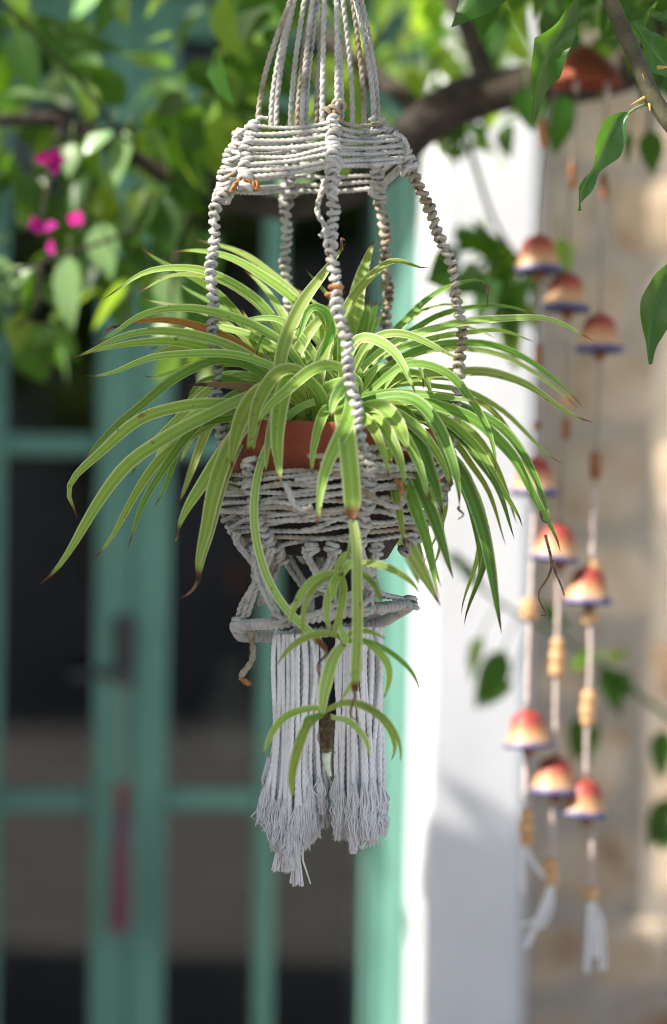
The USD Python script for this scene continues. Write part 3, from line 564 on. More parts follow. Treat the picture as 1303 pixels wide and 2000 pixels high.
# ------------------------------------------------------------------ near branch top right (in focus)
def near_branch():
    d = 2.06
    path = [(1120, -260), (1150, -110), (1192, 0), (1225, 75), (1250, 130), (1275, 190), (1310, 240), (1370, 330)]
    t = Thing('thorny_branch', P(1150, -110, d), 'brown green thorny branch with curled leaves hanging at upper right', 'branch')
    t.part('stem', tube([P(x, y, d) for x, y in path], [S(11, d), S(14, d), S(16, d), S(17, d), S(20, d)], sides=10), 'young_bark')
    for a, b in (((1266, 190), (1255, 143)), ((1268, 186), (1232, 205)), ((1268, 195), (1270, 217)), ((1285, 132), (1310, 130))):
        t.part('thorn', tube([P(*a, d), P(*b, d - .008)], [S(5, d), S(.6, d)], step=.003, sides=6), 'thorn')
    # leaves as curled ribbons: centre line px, width px, twist
    def ribbon(pts, widths, face, dz=(0, 0), wave=3.0, fold=.35, seed=0):
        n = 26; q = np.array(pts, float); ds = d + np.linspace(dz[0], dz[1], len(q))
        p = smooth_path([P(x, y, e) for (x, y), e in zip(q, ds)], n=n)
        tt = norm(np.gradient(p, axis=0)); a = np.linspace(0, 1, n)
        w = np.interp(a, np.linspace(0, 1, len(widths)), widths); ang = np.interp(a, np.linspace(0, 1, len(face)), face)
        us = np.linspace(-1, 1, 9); vv, uv = [], []
        for i in range(n):
            s0 = norm(np.cross(tt[i], -F)); n0 = np.cross(s0, tt[i]); g = math.radians(ang[i]); s_ = s0 * math.cos(g) + n0 * math.sin(g); nn = n0 * math.cos(g) - s0 * math.sin(g)
            for u in us:
                vv.append(p[i] + s_ * u * S(w[i] / 2, d) + nn * (fold * abs(u) ** 1.5 * S(w[i] / 2, d) + S(wave, d) * math.sin(a[i] * 15 + seed + 1.5 * u) * abs(u))); uv.append((u * .5 + .5, a[i]))
        i, j = np.meshgrid(np.arange(n - 1), np.arange(8), indexing='ij'); i, j = i.ravel(), j.ravel()
        t.part('leaf', (np.array(vv), np.vstack([np.c_[i * 9 + j, (i + 1) * 9 + j, (i + 1) * 9 + j + 1], np.c_[i * 9 + j, (i + 1) * 9 + j + 1, i * 9 + j + 1]])), 'near_leaf', uv=np.array(uv))
    ribbon([(1126, -10), (1100, 45), (1078, 95), (1055, 145), (1045, 190), (1040, 238)], [14, 42, 70, 62, 32, 3], [60, 40, -10, 25, 30, 30], (-.02, .02), 4, .7, 1)
    t.part('petiole', tube([P(1150, -110, d), P(1140, -60, d), P(1126, -10, d - .02)], S(3, d)), 'green_stem')
    ribbon([(1228, 222), (1200, 250), (1180, 285), (1160, 325), (1140, 365), (1131, 412)], [10, 58, 60, 34, 26, 3], [-25, 10, 35, 50, 35, 60], (0, .01), 5, .6, 4)
    t.part('petiole', tube([P(1268, 203, d), P(1248, 208, d), P(1228, 222, d)], S(3, d)), 'green_stem')
    ribbon([(1325, 500), (1300, 555), (1280, 600), (1268, 650), (1270, 712)], [10, 60, 76, 50, 3], [10, 5, 10, 30, 50], (-.01, -.02), 3, .5, 7)
    t.part('petiole', tube([P(1370, 330, d), P(1350, 420, d), P(1325, 500, d - .01)], S(3, d)), 'green_stem')
    ribbon([(1240, 40), (1265, 85), (1290, 115), (1320, 150)], [12, 48, 60, 20], [30, 20, -20, 0], (.03, .05), 5, .5, 9)
    ribbon([(1268, 20), (1300, 40), (1350, 30)], [10, 40, 10], [20, 30, 30], (.03, .05), 4, .5, 2)
near_branch()

# ------------------------------------------------------------------ terracotta wind chime
DC = 2.6
def wind_chime():
    top = P(1140, 95, DC)
    t = Thing('wind_chime', top, 'terracotta wind chime with nine painted bells on three beaded strings', 'wind chime')
    k = S(1, DC)
    cap = [(0, 52 * k), (8 * k, 50 * k), (30 * k, 34 * k), (58 * k, 10 * k), (74 * k, -18 * k), (78 * k, -26 * k), (72 * k, -27 * k), (50 * k, 2 * k), (20 * k, 26 * k), (0, 32 * k)]
    t.part('top_cap', place(lathe(cap), P(1140, 140, DC)), 'terracotta')
    t.part('hanging_cord', tube([P(1140, 95, DC), P(1142, 60, 2.65), P(1145, 30, 2.72)], S(3, DC)), 'thread')
    prof = np.array([(3, 0), (15, 2), (25, 8), (31, 18), (34, 29), (37, 42), (42, 54), (47, 65), (49, 70), (47, 73), (43, 69), (35, 50), (26, 28), (13, 14), (2, 12)], float)
    vy = np.array([0, .05, .12, .22, .38, .58, .76, .9, .98, 1, .95, .9, .9, .9, .9])
    def bell(x, y, tilt, i):
        v, f = lathe(prof * [k, -k], 32); uv = np.c_[np.tile(np.linspace(0, 1, 32, endpoint=False), len(prof)), np.repeat(vy, 32)]
        ax = U + R * tilt + F * 0.05
        v, f = place((v, f), P(x, y - 38, DC), ax)
        b = t.part('bell', (v, f), 'bell_glaze', uv=uv)
        t.part('bell_loop', place(lathe([(0, 6 * k), (5 * k, 5 * k), (7 * k, 0), (5 * k, -6 * k)], 12), P(x, y - 38, DC)), 'brown_bead', parent=b)
        t.part('clapper', place(lathe(np.array([(0, 0), (9, -4), (13, -14), (9, -24), (0, -28)]) * k, 14), P(x + 1, y + 27, DC)), 'brown_bead', parent=b)
    def bead(x, y, w, h, mt='wood_bead'):
        pr = np.array([(w * .2, h), (w * .42, h * .9), (w * .5, h * .5), (w * .5, 0), (w * .5, -h * .5), (w * .42, -h * .9), (w * .2, -h)]) * k / np.array([1, 2])
        t.part('bead', place(lathe(pr, 16), P(x, y, DC), U - R * .01), mt)
    def cord(pts, w, mt='chime_cord'):
        t.part('string', rope([P(x, y, DC) for x, y in pts], S(w / 2, DC), step=.005, sides=8) if w > 6 else tube([P(x, y, DC) for x, y in pts], S(w / 2, DC), step=.02, sides=6), mt)
    # three strings: bells at
    A = [(1050, 498), (1045, 932), (1030, 1425)]; B = [(1108, 572), (1092, 1062), (1085, 1515)]; C = [(1172, 652), (1150, 1145), (1145, 1560)]
    for i, s_ in enumerate((A, B, C)):
        for j, (x, y) in enumerate(s_): bell(x, y, [(-.02, .05, .02), (.03, .12, .04), (-.03, .04, .10)][j][i], i)
    x0 = (1088, 1130, 1186)
    for i, s_ in enumerate((A, B, C)):
        cord([(x0[i], 165), (s_[0][0] + (8 if i == 0 else 6), 330), (s_[0][0], s_[0][1] - 46)], 4, 'thread')
        cord([(s_[0][0] + 1, s_[0][1] + 50), (s_[1][0] + 3, s_[1][1] - 48)], 4, 'thread')
    cord([(1126, 140), (1124, 178)], 14); cord([(1186, 160), (1184, 200)], 14)
    cord([(1044, 985), (1038, 1150), (1033, 1285), (1031, 1375)], 11); cord([(1028, 1470), (1027, 1560)], 13)
    cord([(1091, 1115), (1089, 1250), (1086, 1370), (1086, 1468)], 11); cord([(1081, 1560), (1078, 1690)], 13)
    cord([(1162, 955), (1159, 1025), (1157, 1095)], 13); cord([(1150, 1190), (1153, 1300), (1148, 1400), (1146, 1510)], 11); cord([(1158, 1620), (1156, 1735)], 11)
    for a in ((1058, 255, 18, 46, 'brown_bead'), (1062, 275, 18, 30, 'brown_bead'), (1118, 342, 16, 55, 'brown_bead'), (1180, 365, 17, 52, 'brown_bead'), (1052, 695, 18, 50, 'brown_bead'), (1048, 832, 16, 18, 'brown_bead'), (1108, 780, 20, 26, 'wood_bead'), (1106, 838, 18, 42, 'brown_bead'),
              (1163, 910, 24, 54, 'brown_bead'), (1034, 1190, 36, 42), (1090, 1258, 26, 24), (1089, 1282, 30, 28), (1088, 1308, 30, 26), (1160, 1108, 26, 26), (1152, 1205, 32, 28), (1151, 1362, 30, 28), (1149, 1388, 32, 30), (1148, 1408, 26, 18),
              (1029, 1590, 26, 26), (1028, 1616, 30, 28), (1028, 1640, 26, 24), (1076, 1690, 30, 30), (1077, 1716, 26, 24), (1154, 1745, 30, 28)):
        bead(*a[:4], a[4] if len(a) > 4 else 'wood_bead')
    def tassel(pts_list, ):
        for pts in pts_list:
            fs = []
            for q in range(5):
                o = rng.normal(0, 2.2, 2); fs.append(tube([P(x + o[0] * (1 + .4 * i), y, DC + o[1] * k) for i, (x, y) in enumerate(pts)], S(2.6, DC), step=.012, sides=5))
            t.part('tassel', join(fs), 'tassel_cord')
    tassel([[(1027, 1650), (1022, 1690), (1024, 1745)], [(1028, 1652), (1050, 1695), (1078, 1722)], [(1076, 1728), (1055, 1785), (1030, 1850)], [(1077, 1728), (1074, 1770), (1050, 1815)], [(1070, 1740), (1055, 1790), (1010, 1808)], [(1153, 1760), (1150, 1820), (1148, 1900)], [(1156, 1760), (1175, 1800), (1178, 1895)], [(1155, 1760), (1160, 1810), (1163, 1870)]])
wind_chime()

# ------------------------------------------------------------------ macrame hanger
rm = np.random.default_rng(21)
D = D0
hg = Thing('macrame_hanger', P(645, -317, D), 'off white macrame plant hanger with knotted strands and fringed tassels', 'plant hanger')
RC = S(5.6)
up_nodes = {'FL': ((497, 245), -.040), 'F': ((652, 236), -.052), 'R': ((742, 242), -.006), 'BR': ((715, 252), .034), 'BL': ((590, 256), .05), 'L': ((474, 258), .0)}
lo_nodes = {'FL': ((480, 345), -.055), 'F': ((652, 322), -.08), 'R': ((798, 312), -.008), 'BR': ((742, 366), .055), 'BL': ((560, 372), .075), 'L': ((432, 372), .0)}
order = ['L', 'FL', 'F', 'R', 'BR', 'BL']
node = lambda tab, k: P(*tab[k][0], D + tab[k][1])
apex = P(645, -317, D)
tops = [(569, 504, 238, 'L', 0), (576, 530, 228, 'BL', .04), (585, 540, 228, 'BL', .03), (583, 568, 235, 'FL', 0.02), (592, 581, 235, 'BL', 0.045), (603, 597, 235, 'F', -.03), (598, 590, 236, 'F', -.035), (636, 629, 234, 'F', -.05), (620, 618, 234, 'BL', .05), (656, 658, 224, 'F', -.05), (664, 667, 226, 'F', -.04), (677, 689, 246, 'BR', .03), (689, 711, 244, 'BR', .03), (698, 730, 238, 'R', -.01), (705, 738, 242, 'R', 0)]
for i, (x0, x1, y1, _, dz) in enumerate(tops):
    a = P(x1, y1, D + dz); b = apex + rm.normal(0, .004, 3); m = (a * .5 + b * .5) + rm.normal(0, .0012, 3)
    hg.part('hanging_cord', rope([a - [0, 0, .008], a, m, b], S(5.6), pitch=S(30), phase=i), 'cord' if i % 4 else 'cord_old')
hg.part('hanging_loop', torus(apex + [0, 0, .02], R * .2 + F, .022, .004, n=24, k=8), 'cord')
# hexagonal crown: spokes, wrapped rows, bottom rim
for k in order:
    a, b = node(up_nodes, k), node(lo_nodes, k)
    mid = (a + b) / 2 + .003 * norm((a + b) / 2 - (H + [0, 0, .2])) * [1, 1, 0]
    hg.part('crown_spoke', sinnet([a, mid, b], rm, R_=.0043, r_=.0022, gap=.0046, tilt=.2, turn=1.7), 'cord')
rows = 7
def row_point(k, q):
    return node(up_nodes, k) * (1 - q) + node(lo_nodes, k) * q
for r_ in range(rows):
    q0 = (r_ + .35) / rows
    for i, k in enumerate(order):
        k2 = order[(i + 1) % 6]; back = k in ('R', 'BR', 'BL')
        for rep in range(1):
            qa, qb = q0 + rm.normal(0, .022) + .05 * rep, q0 + rm.normal(0, .022) + .05 * rep
            a, b = row_point(k, qa), row_point(k2, qb); o = norm((a + b) / 2 - P(625, 300, D)) * .0045
            m = a * .5 + b * .5 - [0, 0, abs(rm.normal(.0012, .001))] + o * .2
            hg.part('crown_wrap', rope([a + o * 1.3, a * .96 + b * .04 + o, m, a * .04 + b * .96 + o, b + o * 1.3], S(4.5) * rm.uniform(.9, 1.1), pitch=S(22), phase=r_ + i), 'cord' if rm.random() < .85 else 'cord_old')
for i, k in enumerate(order):   # lower rim cords
    a, b = node(lo_nodes, k), node(lo_nodes, order[(i + 1) % 6])
    hg.part('crown_wrap', rope([a, (a + b) / 2 - [0, 0, .002], b], S(5), pitch=S(24)), 'cord')
# lumpy knots where strands leave the crown
for k in order:
    b = node(lo_nodes, k)
    hg.part('knot', join([torus(b + rm.normal(0, .002, 3) - [0, 0, .003 * j], U + rm.normal(0, .5, 3), .0052, .0026, rot=j) for j in range(4)]), 'cord')
hg.part('knot', join([torus(P(655, 226, D - .05) + rm.normal(0, .003, 3), rm.normal(0, 1, 3), .005, .0022, rot=j) for j in range(5)]), 'cord_old')
# burnt cord end under the front left spoke
for pts in ([(470, 352), (458, 362), (452, 376)], [(480, 350), (495, 358), (499, 374)], [(488, 352), (502, 360), (504, 372)], [(474, 350), (480, 362)]):
    hg.part('burnt_end', rope([P(x, y, D - .06) for x, y in pts], S(5)), 'burnt_cord')
hg.part('loose_end', rope([P(632, 350, D + .02), P(625, 385, D + .02), P(622, 420, D + .02), P(634, 440, D + .02), P(624, 462, D + .02)], S(6)), 'cord')
for pts in ([(484, 250), (465, 262), (456, 270)], [(500, 238), (510, 230), (525, 233)], [(722, 236), (738, 228), (745, 240)], [(770, 262), (784, 266), (797, 296)]):
    hg.part('loose_end', rope([P(x, y, D - .02) for x, y in pts], S(4.5)), 'cord')
# six knotted strands
strands = [
    ('F', [(652, 325, -.082), (650, 380, -.09), (649, 440, -.098), (650, 520, -.105), (660, 590, -.11), (674, 660, -.115), (686, 740, -.117), (697, 810, -.116), (714, 885, -.112)]),
    ('R', [(800, 318, -.008), (822, 370, -.006), (846, 430, -.004), (872, 490, 0), (890, 560, .002), (899, 620, .003), (900, 690, .003), (893, 770, .003), (880, 830, .002), (866, 885, 0)]),
    ('BR', [(742, 366, .055), (748, 430, .065), (754, 500, .075), (756, 570, .085), (757, 640, .09), (765, 760, .09), (775, 870, .08)]),
    ('BL', [(560, 372, .075), (559, 430, .08), (558, 500, .085), (563, 570, .09), (560, 640, .095), (550, 760, .095), (540, 880, .085)]),
    ('L', [(432, 376, 0), (421, 420, .0), (416, 480, .0), (414, 560, .0), (418, 650, .0), (424, 750, .0), (428, 830, 0), (432, 880, -.0)]),
    ('FL', [(480, 352, -.055), (0, 0, 0)])]
for k, pts in strands[:5]:
    hg.part('knotted_strand', sinnet([P(x, y, D + z_) for x, y, z_ in pts], rm), 'cord' if k in ('F', 'L', 'BL') else 'cord_old')
hg.part('knot', join([torus(P(655, 565 + 14 * j, D - .108) + rm.normal(0, .001, 3), U, .0045, .0023) for j in range(2)]), 'burnt_cord')
# pot basket: wrapped rows round the pot
POTX = 652.0
def ring_pt(th, py, rad_px, tilt):
    x = math.cos(th) * rad_px; y = math.sin(th) * rad_px        # y > 0: away from the camera
    return P(POTX + x, py + tilt * x, D) + F * S(y)
prof_y = [870, 900, 940, 985, 1020, 1050, 1080]; prof_r = [220, 222, 220, 208, 188, 162, 132]
def wrap(py, seed, wob=7, tilt=-.10, r_=5.6, dr=0, th0=0, th1=2 * math.pi, mt='cord'):
    n = 60 if th1 - th0 > 6 else 30; th = np.linspace(th0, th1, n); pts = []
    for a in th:
        yy = py + wob * 2 * (meshkit.fbm(np.array([math.cos(a) * 1.6 + seed, math.sin(a) * 1.6, seed * .37]), 2) - .5) * 2
        rr = np.interp(yy, prof_y, prof_r) * (1 - .035 * math.cos(6 * (a + .35)) ) + dr + 4 * (meshkit.noise(np.array([a * 3 % 6.28, seed, 1.])) - .5)
        pts.append(ring_pt(a, yy, rr, tilt))
    hg.part('basket_wrap', rope(pts, S(r_), pitch=S(28), phase=seed), mt)
for i, py in enumerate([908, 922, 938, 952, 966, 980, 992, 1004, 1017, 1030, 1042, 1054]):
    wrap(py, i * 1.7, wob=(12 if i < 9 else 7), tilt=-.11 + .006 * i, r_=4.9, dr=rm.uniform(-2, 6), mt='cord' if i % 5 else 'cord_old')
for i, (py, a, b) in enumerate([(900, 4.5, 6.6), (912, 4.6, 6.5), (925, 4.4, 6.6), (940, 4.7, 6.7), (955, 4.8, 6.5), (968, 3.2, 4.9), (990, 3.3, 5.2), (1002, 3.2, 4.6), (1014, 4.4, 6.4), (942, 3.1, 4.6)]):
    wrap(py, 31 + i * 2.3, wob=18, r_=5.2, dr=8, th0=a, th1=b, mt='cord' if i % 3 else 'cord_old')
# vertical spoke columns of the basket
cols = {'F': -1.27, 'R': -.10, 'BR': 1.0, 'BL': 2.0, 'L': 3.05, 'FL': -2.35}
for k, a in cols.items():
    pts = [ring_pt(a, y, r_ + 5, -.08) for y, r_ in zip((890, 920, 955, 990, 1025, 1060, 1085), (220, 222, 214, 202, 184, 156, 130))]
    hg.part('basket_spoke', sinnet(pts, rm, R_=.0046, r_=.0023, gap=.0052, tilt=.4, turn=1.9), 'cord')
hg.part('loose_end', rope([P(700, 955, D - .112), P(735, 975, D - .112), P(765, 990, D - .108), P(785, 985, D - .10), P(786, 955, D - .10), P(772, 940, D - .10)], S(6)), 'cord_old')
hg.part('burnt_end', rope([P(786, 962, D - .102), P(784, 948, D - .102), P(770, 938, D - .102)], S(6.4)), 'burnt_cord')
hg.part('loose_end', rope([P(556, 945, D - .116), P(566, 965, D - .118), P(580, 990, D - .116), P(610, 988, D - .116)], S(6)), 'cord')
# lattice below the pot down to the lower ring
ringn = {'A': (458, 1222, -.02), 'B': (548, 1217, -.06), 'C': (700, 1192, -.06), 'E': (806, 1180, .0), 'F': (742, 1218, .05), 'G': (565, 1244, .05), 'H': (470, 1243, .0)}
rp = lambda k: P(ringn[k][0], ringn[k][1], D + ringn[k][2])
ring_pts = [rp(k) for k in 'ABCEFGH'] + [rp('A')]
dense = []
for a, b in zip(ring_pts[:-1], ring_pts[1:]): dense += [a * (1 - q) + b * q for q in (.14, .38, .62, .86)]
hg.part('lower_ring', coil(dense + [dense[0]], S(9.6), S(12)), 'cord')
def pair(pts, n=2, sep=8, r_=5.4, mt='cord'):
    n = min(n, 2)
    for j in range(n):
        o = (j - (n - 1) / 2) * sep
        hg.part('lower_cord', rope([P(x + o * (1 if abs(x2) < 900 else 0), y, D + z_) + rm.normal(0, .0006, 3) for (x, y, z_), x2 in zip(pts, [0] * len(pts))], S(r_), pitch=S(28), phase=j), mt)
for pts, n in (([(462, 1040, -.05), (482, 1085, -.04), (505, 1125, -.04), (492, 1150, -.04), (474, 1185, -.03), (470, 1222, -.02)], 2), ([(500, 1070, -.06), (505, 1120, -.05), (520, 1160, -.055), (548, 1217, -.06)], 3), ([(530, 1070, -.06), (515, 1115, -.05), (495, 1160, -.04), (478, 1205, -.03)], 2),
               ([(545, 1075, -.04), (535, 1110, -.03), (520, 1150, -.03), (510, 1180, -.01)], 2), ([(600, 1070, -.075), (612, 1110, -.06), (625, 1150, -.05), (590, 1175, -.05), (548, 1217, -.055)], 3), ([(645, 1072, -.075), (635, 1115, -.06), (625, 1145, -.05), (660, 1170, -.055), (700, 1192, -.06)], 3),
               ([(700, 1060, -.07), (715, 1110, -.06), (722, 1150, -.05), (715, 1190, -.05)], 3), ([(740, 1050, -.05), (730, 1100, -.05), (728, 1150, -.04), (760, 1165, -.02), (800, 1182, 0)], 3), ([(728, 1060, -.06), (722, 1120, -.055), (700, 1150, -.055), (650, 1185, -.06), (570, 1215, -.06)], 2),
               ([(560, 1070, .06), (570, 1110, .05), (600, 1160, .05), (565, 1240, .05)], 2), ([(720, 1050, .06), (715, 1120, .05), (742, 1215, .05)], 3), ([(625, 1085, .06), (640, 1130, .05), (690, 1180, .05), (740, 1215, .05)], 2)):
    pair(pts, n)
for (x, y, z_) in ((505, 1122, -.045), (625, 1148, -.052), (724, 1140, -.052), (548, 1217, -.062), (715, 1192, -.062), (470, 1222, -.022), (800, 1181, .0), (732, 1075, -.058), (505, 1078, -.058), (610, 1075, -.075), (650, 1075, -.075)):
    hg.part('knot', join([torus(P(x + rm.normal(0, 3), y + (j - 1.5) * 7, D + z_), U + rm.normal(0, .35, 3), (.0052 if y > 1180 else .0042), .0022, rot=j) for j in range(3)]), 'cord')
hg.part('loose_end', rope([P(489, 1232, D - .03), P(494, 1262, D - .03), P(492, 1290, D - .03), P(480, 1308, D - .03), P(470, 1322, D - .03)], S(6.5)), 'cord_old')
hg.part('burnt_end', rope([P(470, 1322, D - .03), P(478, 1330, D - .032), P(490, 1336, D - .034)], S(6)), 'burnt_cord')
# fringed tassels
def tassel(xa, xb, y0, ends, name, splay):
    grp = numbered(hg.path, name)
    x = UsdGeom.Xform.Define(stage, grp)
    fray = []; n = len(ends)
    for row in range(4):
        for i in range(n):
            u = (i + .5 * (row % 2)) / (n - .5); px = xa + (xb - xa) * u + rm.normal(0, 2.6); dz = (row - 1.5) * .007 - .012 + .006 * math.cos(u * 6)
            ye = ends[i] - (0 if row < 2 else 16) + rm.normal(0, 7); pe = px + splay(u) + rm.normal(0, 4)
            w1 = rm.normal(0, 4.0); fr_y = ye - rm.uniform(50, 110)
            top = [P(px, y0, D - .02 + dz), P(px + w1, y0 + 130, D - .02 + dz), P(px - w1 + .25 * (pe - px), y0 + 260, D - .02 + dz), P(px * .4 + pe * .6, fr_y, D - .02 + dz * 1.3)]
            hg.part('cord', rope(top, S(5.0), lobes=2, depth=.36, phase=i * 2.4 + row, step=S(4.5), sides=10), 'tassel_cord', parent=grp)
            a, dirv = top[-1], norm(P(pe, ye, D - .02 + dz * 1.6) - top[-1]); L = np.linalg.norm(P(pe, ye, D - .02 + dz * 1.6) - top[-1])
            e1 = norm(np.cross(dirv, F)); e2 = np.cross(dirv, e1)
            for _ in range(80):
                an, q = rm.uniform(0, 6.28), rm.uniform(.1, 1) ** .6; off = e1 * math.cos(an) + e2 * math.sin(an); l_ = L * rm.uniform(.8, 1.06)
                sw_ = S(9) * q * rm.uniform(.7, 1.15); wv = rm.normal(0, S(4.2), 3)
                fray.append(sweep(np.array([a - dirv * .004 + off * S(4) * q, a + dirv * l_ * .35 + off * (S(5) * q + sw_ * .25) + wv, a + dirv * l_ * .7 + off * sw_ * .75 - wv, a + dirv * l_ + off * sw_ + wv * .5]), np.array([.0007, .0006, .0005, .0003]), 3, cap=False))
    v, f = join(fray); hg.part('fray', (v, f), 'tassel_cord', parent=grp, kind='stuff')
tassel(542, 618, 1238, [1612, 1632, 1655, 1676, 1700, 1698, 1684, 1660, 1648, 1640, 1625, 1605], 'tassel', lambda u: -26 + 40 * u)
tassel(660, 742, 1225, [1600, 1618, 1632, 1646, 1655, 1652, 1648, 1642, 1640, 1634, 1630, 1625], 'tassel', lambda u: -4 + 8 * u)
fr2 = []
for (xs, ys, xe, ye, n_) in ((580, 1650, 582, 1728, 60), (548, 1640, 545, 1700, 40)):
    for _ in range(n_):
        o = rm.normal(0, 1, 2); fr2.append(sweep(np.array([P(xs + o[0] * 3, ys, D - .03), P((xs + xe) / 2 + o[0] * 3, (ys + ye) / 2 - 8, D - .03 + o[1] * .002), P(xe + o[0] * 7, ye + rm.uniform(-8, 4), D - .03 + o[1] * .003)]), np.array([.0011, .0009, .0006]), 4, cap=False))
hg.part('loose_fringe', join(fr2), 'tassel_cord', kind='stuff')

# ------------------------------------------------------------------ terracotta pot
k = S(1)
pot = Thing('flower_pot', P(POTX, 1088, D), 'terracotta flower pot held in the macrame basket', 'flower pot')
pp = [(0, 0), (100, 0), (106, 4), (184, 150), (188, 152), (206, 154), (209, 160), (212, 248), (210, 254), (205, 256), (198, 254), (196, 246), (180, 150), (0, 140)]
pot.part('lower_wall', place(lathe(np.array(pp[:5] + [(189, 153)], float) * k, 56), P(POTX, 1088, D), U + R * .05), 'dark_clay', smooth=35, label='dark lower wall of the pot')
pot.part('rim', place(lathe(np.array([(188, 153.5)] + pp[5:], float) * k, 56), P(POTX, 1088, D), U + R * .05), 'terracotta', smooth=35)
sl = lathe(np.array([(0, 232), (60, 236), (120, 230), (170, 228), (196, 224)], float) * k, 40); sv = place(sl, P(POTX, 1088, D), U + R * .05)
pot.part('soil', (sv[0] + .006 * (np.stack([meshkit.fbm(sv[0] * 90 + 7 * q, 3, q) for q in range(3)], -1) - .5), sv[1]), 'soil')

# ------------------------------------------------------------------ spider plant
spd = Thing('spider_plant', P(POTX, 850, D), 'spider plant with arching variegated leaves in the terracotta pot', 'potted plant')
rp_ = np.random.default_rng(33)
def strap(pts, width_px, dz_tip=0.0, dz_base=0.0, mt='spider_leaf', k=0.4, name='leaf', tip_w=0.0, parent=None, tipfirst=True, fold=0.35, dz_mid=None, n=26, full=False, twist=0.0):
    q = np.array(pts, float)
    if tipfirst: q = q[::-1]
    s = np.r_[0, np.cumsum(np.linalg.norm(np.diff(q, axis=0), axis=1))]; s /= s[-1]
    dz = dz_base + (dz_tip - dz_base) * s if dz_mid is None else np.interp(s, [0, .5, 1], [dz_base, dz_mid, dz_tip])
    p = smooth_path([P(x, y, D + z_) for (x, y), z_ in zip(q, dz)], n=n)
    a = np.linspace(0, 1, n); t = norm(np.gradient(p, axis=0))
    if full: w = np.interp(a, [0, .1, .5, .93, 1], [.85, .95, 1, .95, max(tip_w, .3)])
    else: w = np.interp(a, [0, .15, .4, .6, .8, .93, 1], [.62, .78, 1, .95, .66, .30, max(tip_w, .02)])
    us = np.linspace(-1, 1, 7); vv, uv = [], []
    for i in range(n):
        n0 = -F - t[i] * (-F @ t[i]); up = np.array([0, 0, 1.]) - t[i] * t[i][2]
        nn = norm((1 - k) * norm(n0) + k * up + twist * (a[i] - .3) * np.cross(t[i], norm(n0))); s_ = np.cross(t[i], nn); nn = np.cross(s_, t[i])
        hw_ = S(width_px) * .52 * w[i]
        for u in us:
            vv.append(p[i] + s_ * u * hw_ + nn * (fold * abs(u) ** 1.3 * hw_)); uv.append((u * .5 + .5, a[i]))
    i, j = np.meshgrid(np.arange(n - 1), np.arange(6), indexing='ij'); i, j = i.ravel(), j.ravel()
    f = np.vstack([np.c_[i * 7 + j, (i + 1) * 7 + j, (i + 1) * 7 + j + 1], np.c_[i * 7 + j, (i + 1) * 7 + j + 1, i * 7 + j + 1]])
    spd.part(name, (np.array(vv), f), mt, uv=np.array(uv), parent=parent)
def L4(p): return [(60 + x * .4912, 450 + y * .4912) for x, y in p]
def L5(p): return [(600 + x * .4605, 450 + y * .4605) for x, y in p]
def L6(p): return [(400 + x * .3837, 800 + y * .3837) for x, y in p]
def L7(p): return [(420 + x * .3377, 1250 + y * .3377) for x, y in p]
G, PA, DY, BR_ = 'spider_leaf_green', 'spider_leaf_pale', 'spider_leaf_dying', 'spider_leaf_brown'
SL = 'spider_leaf'
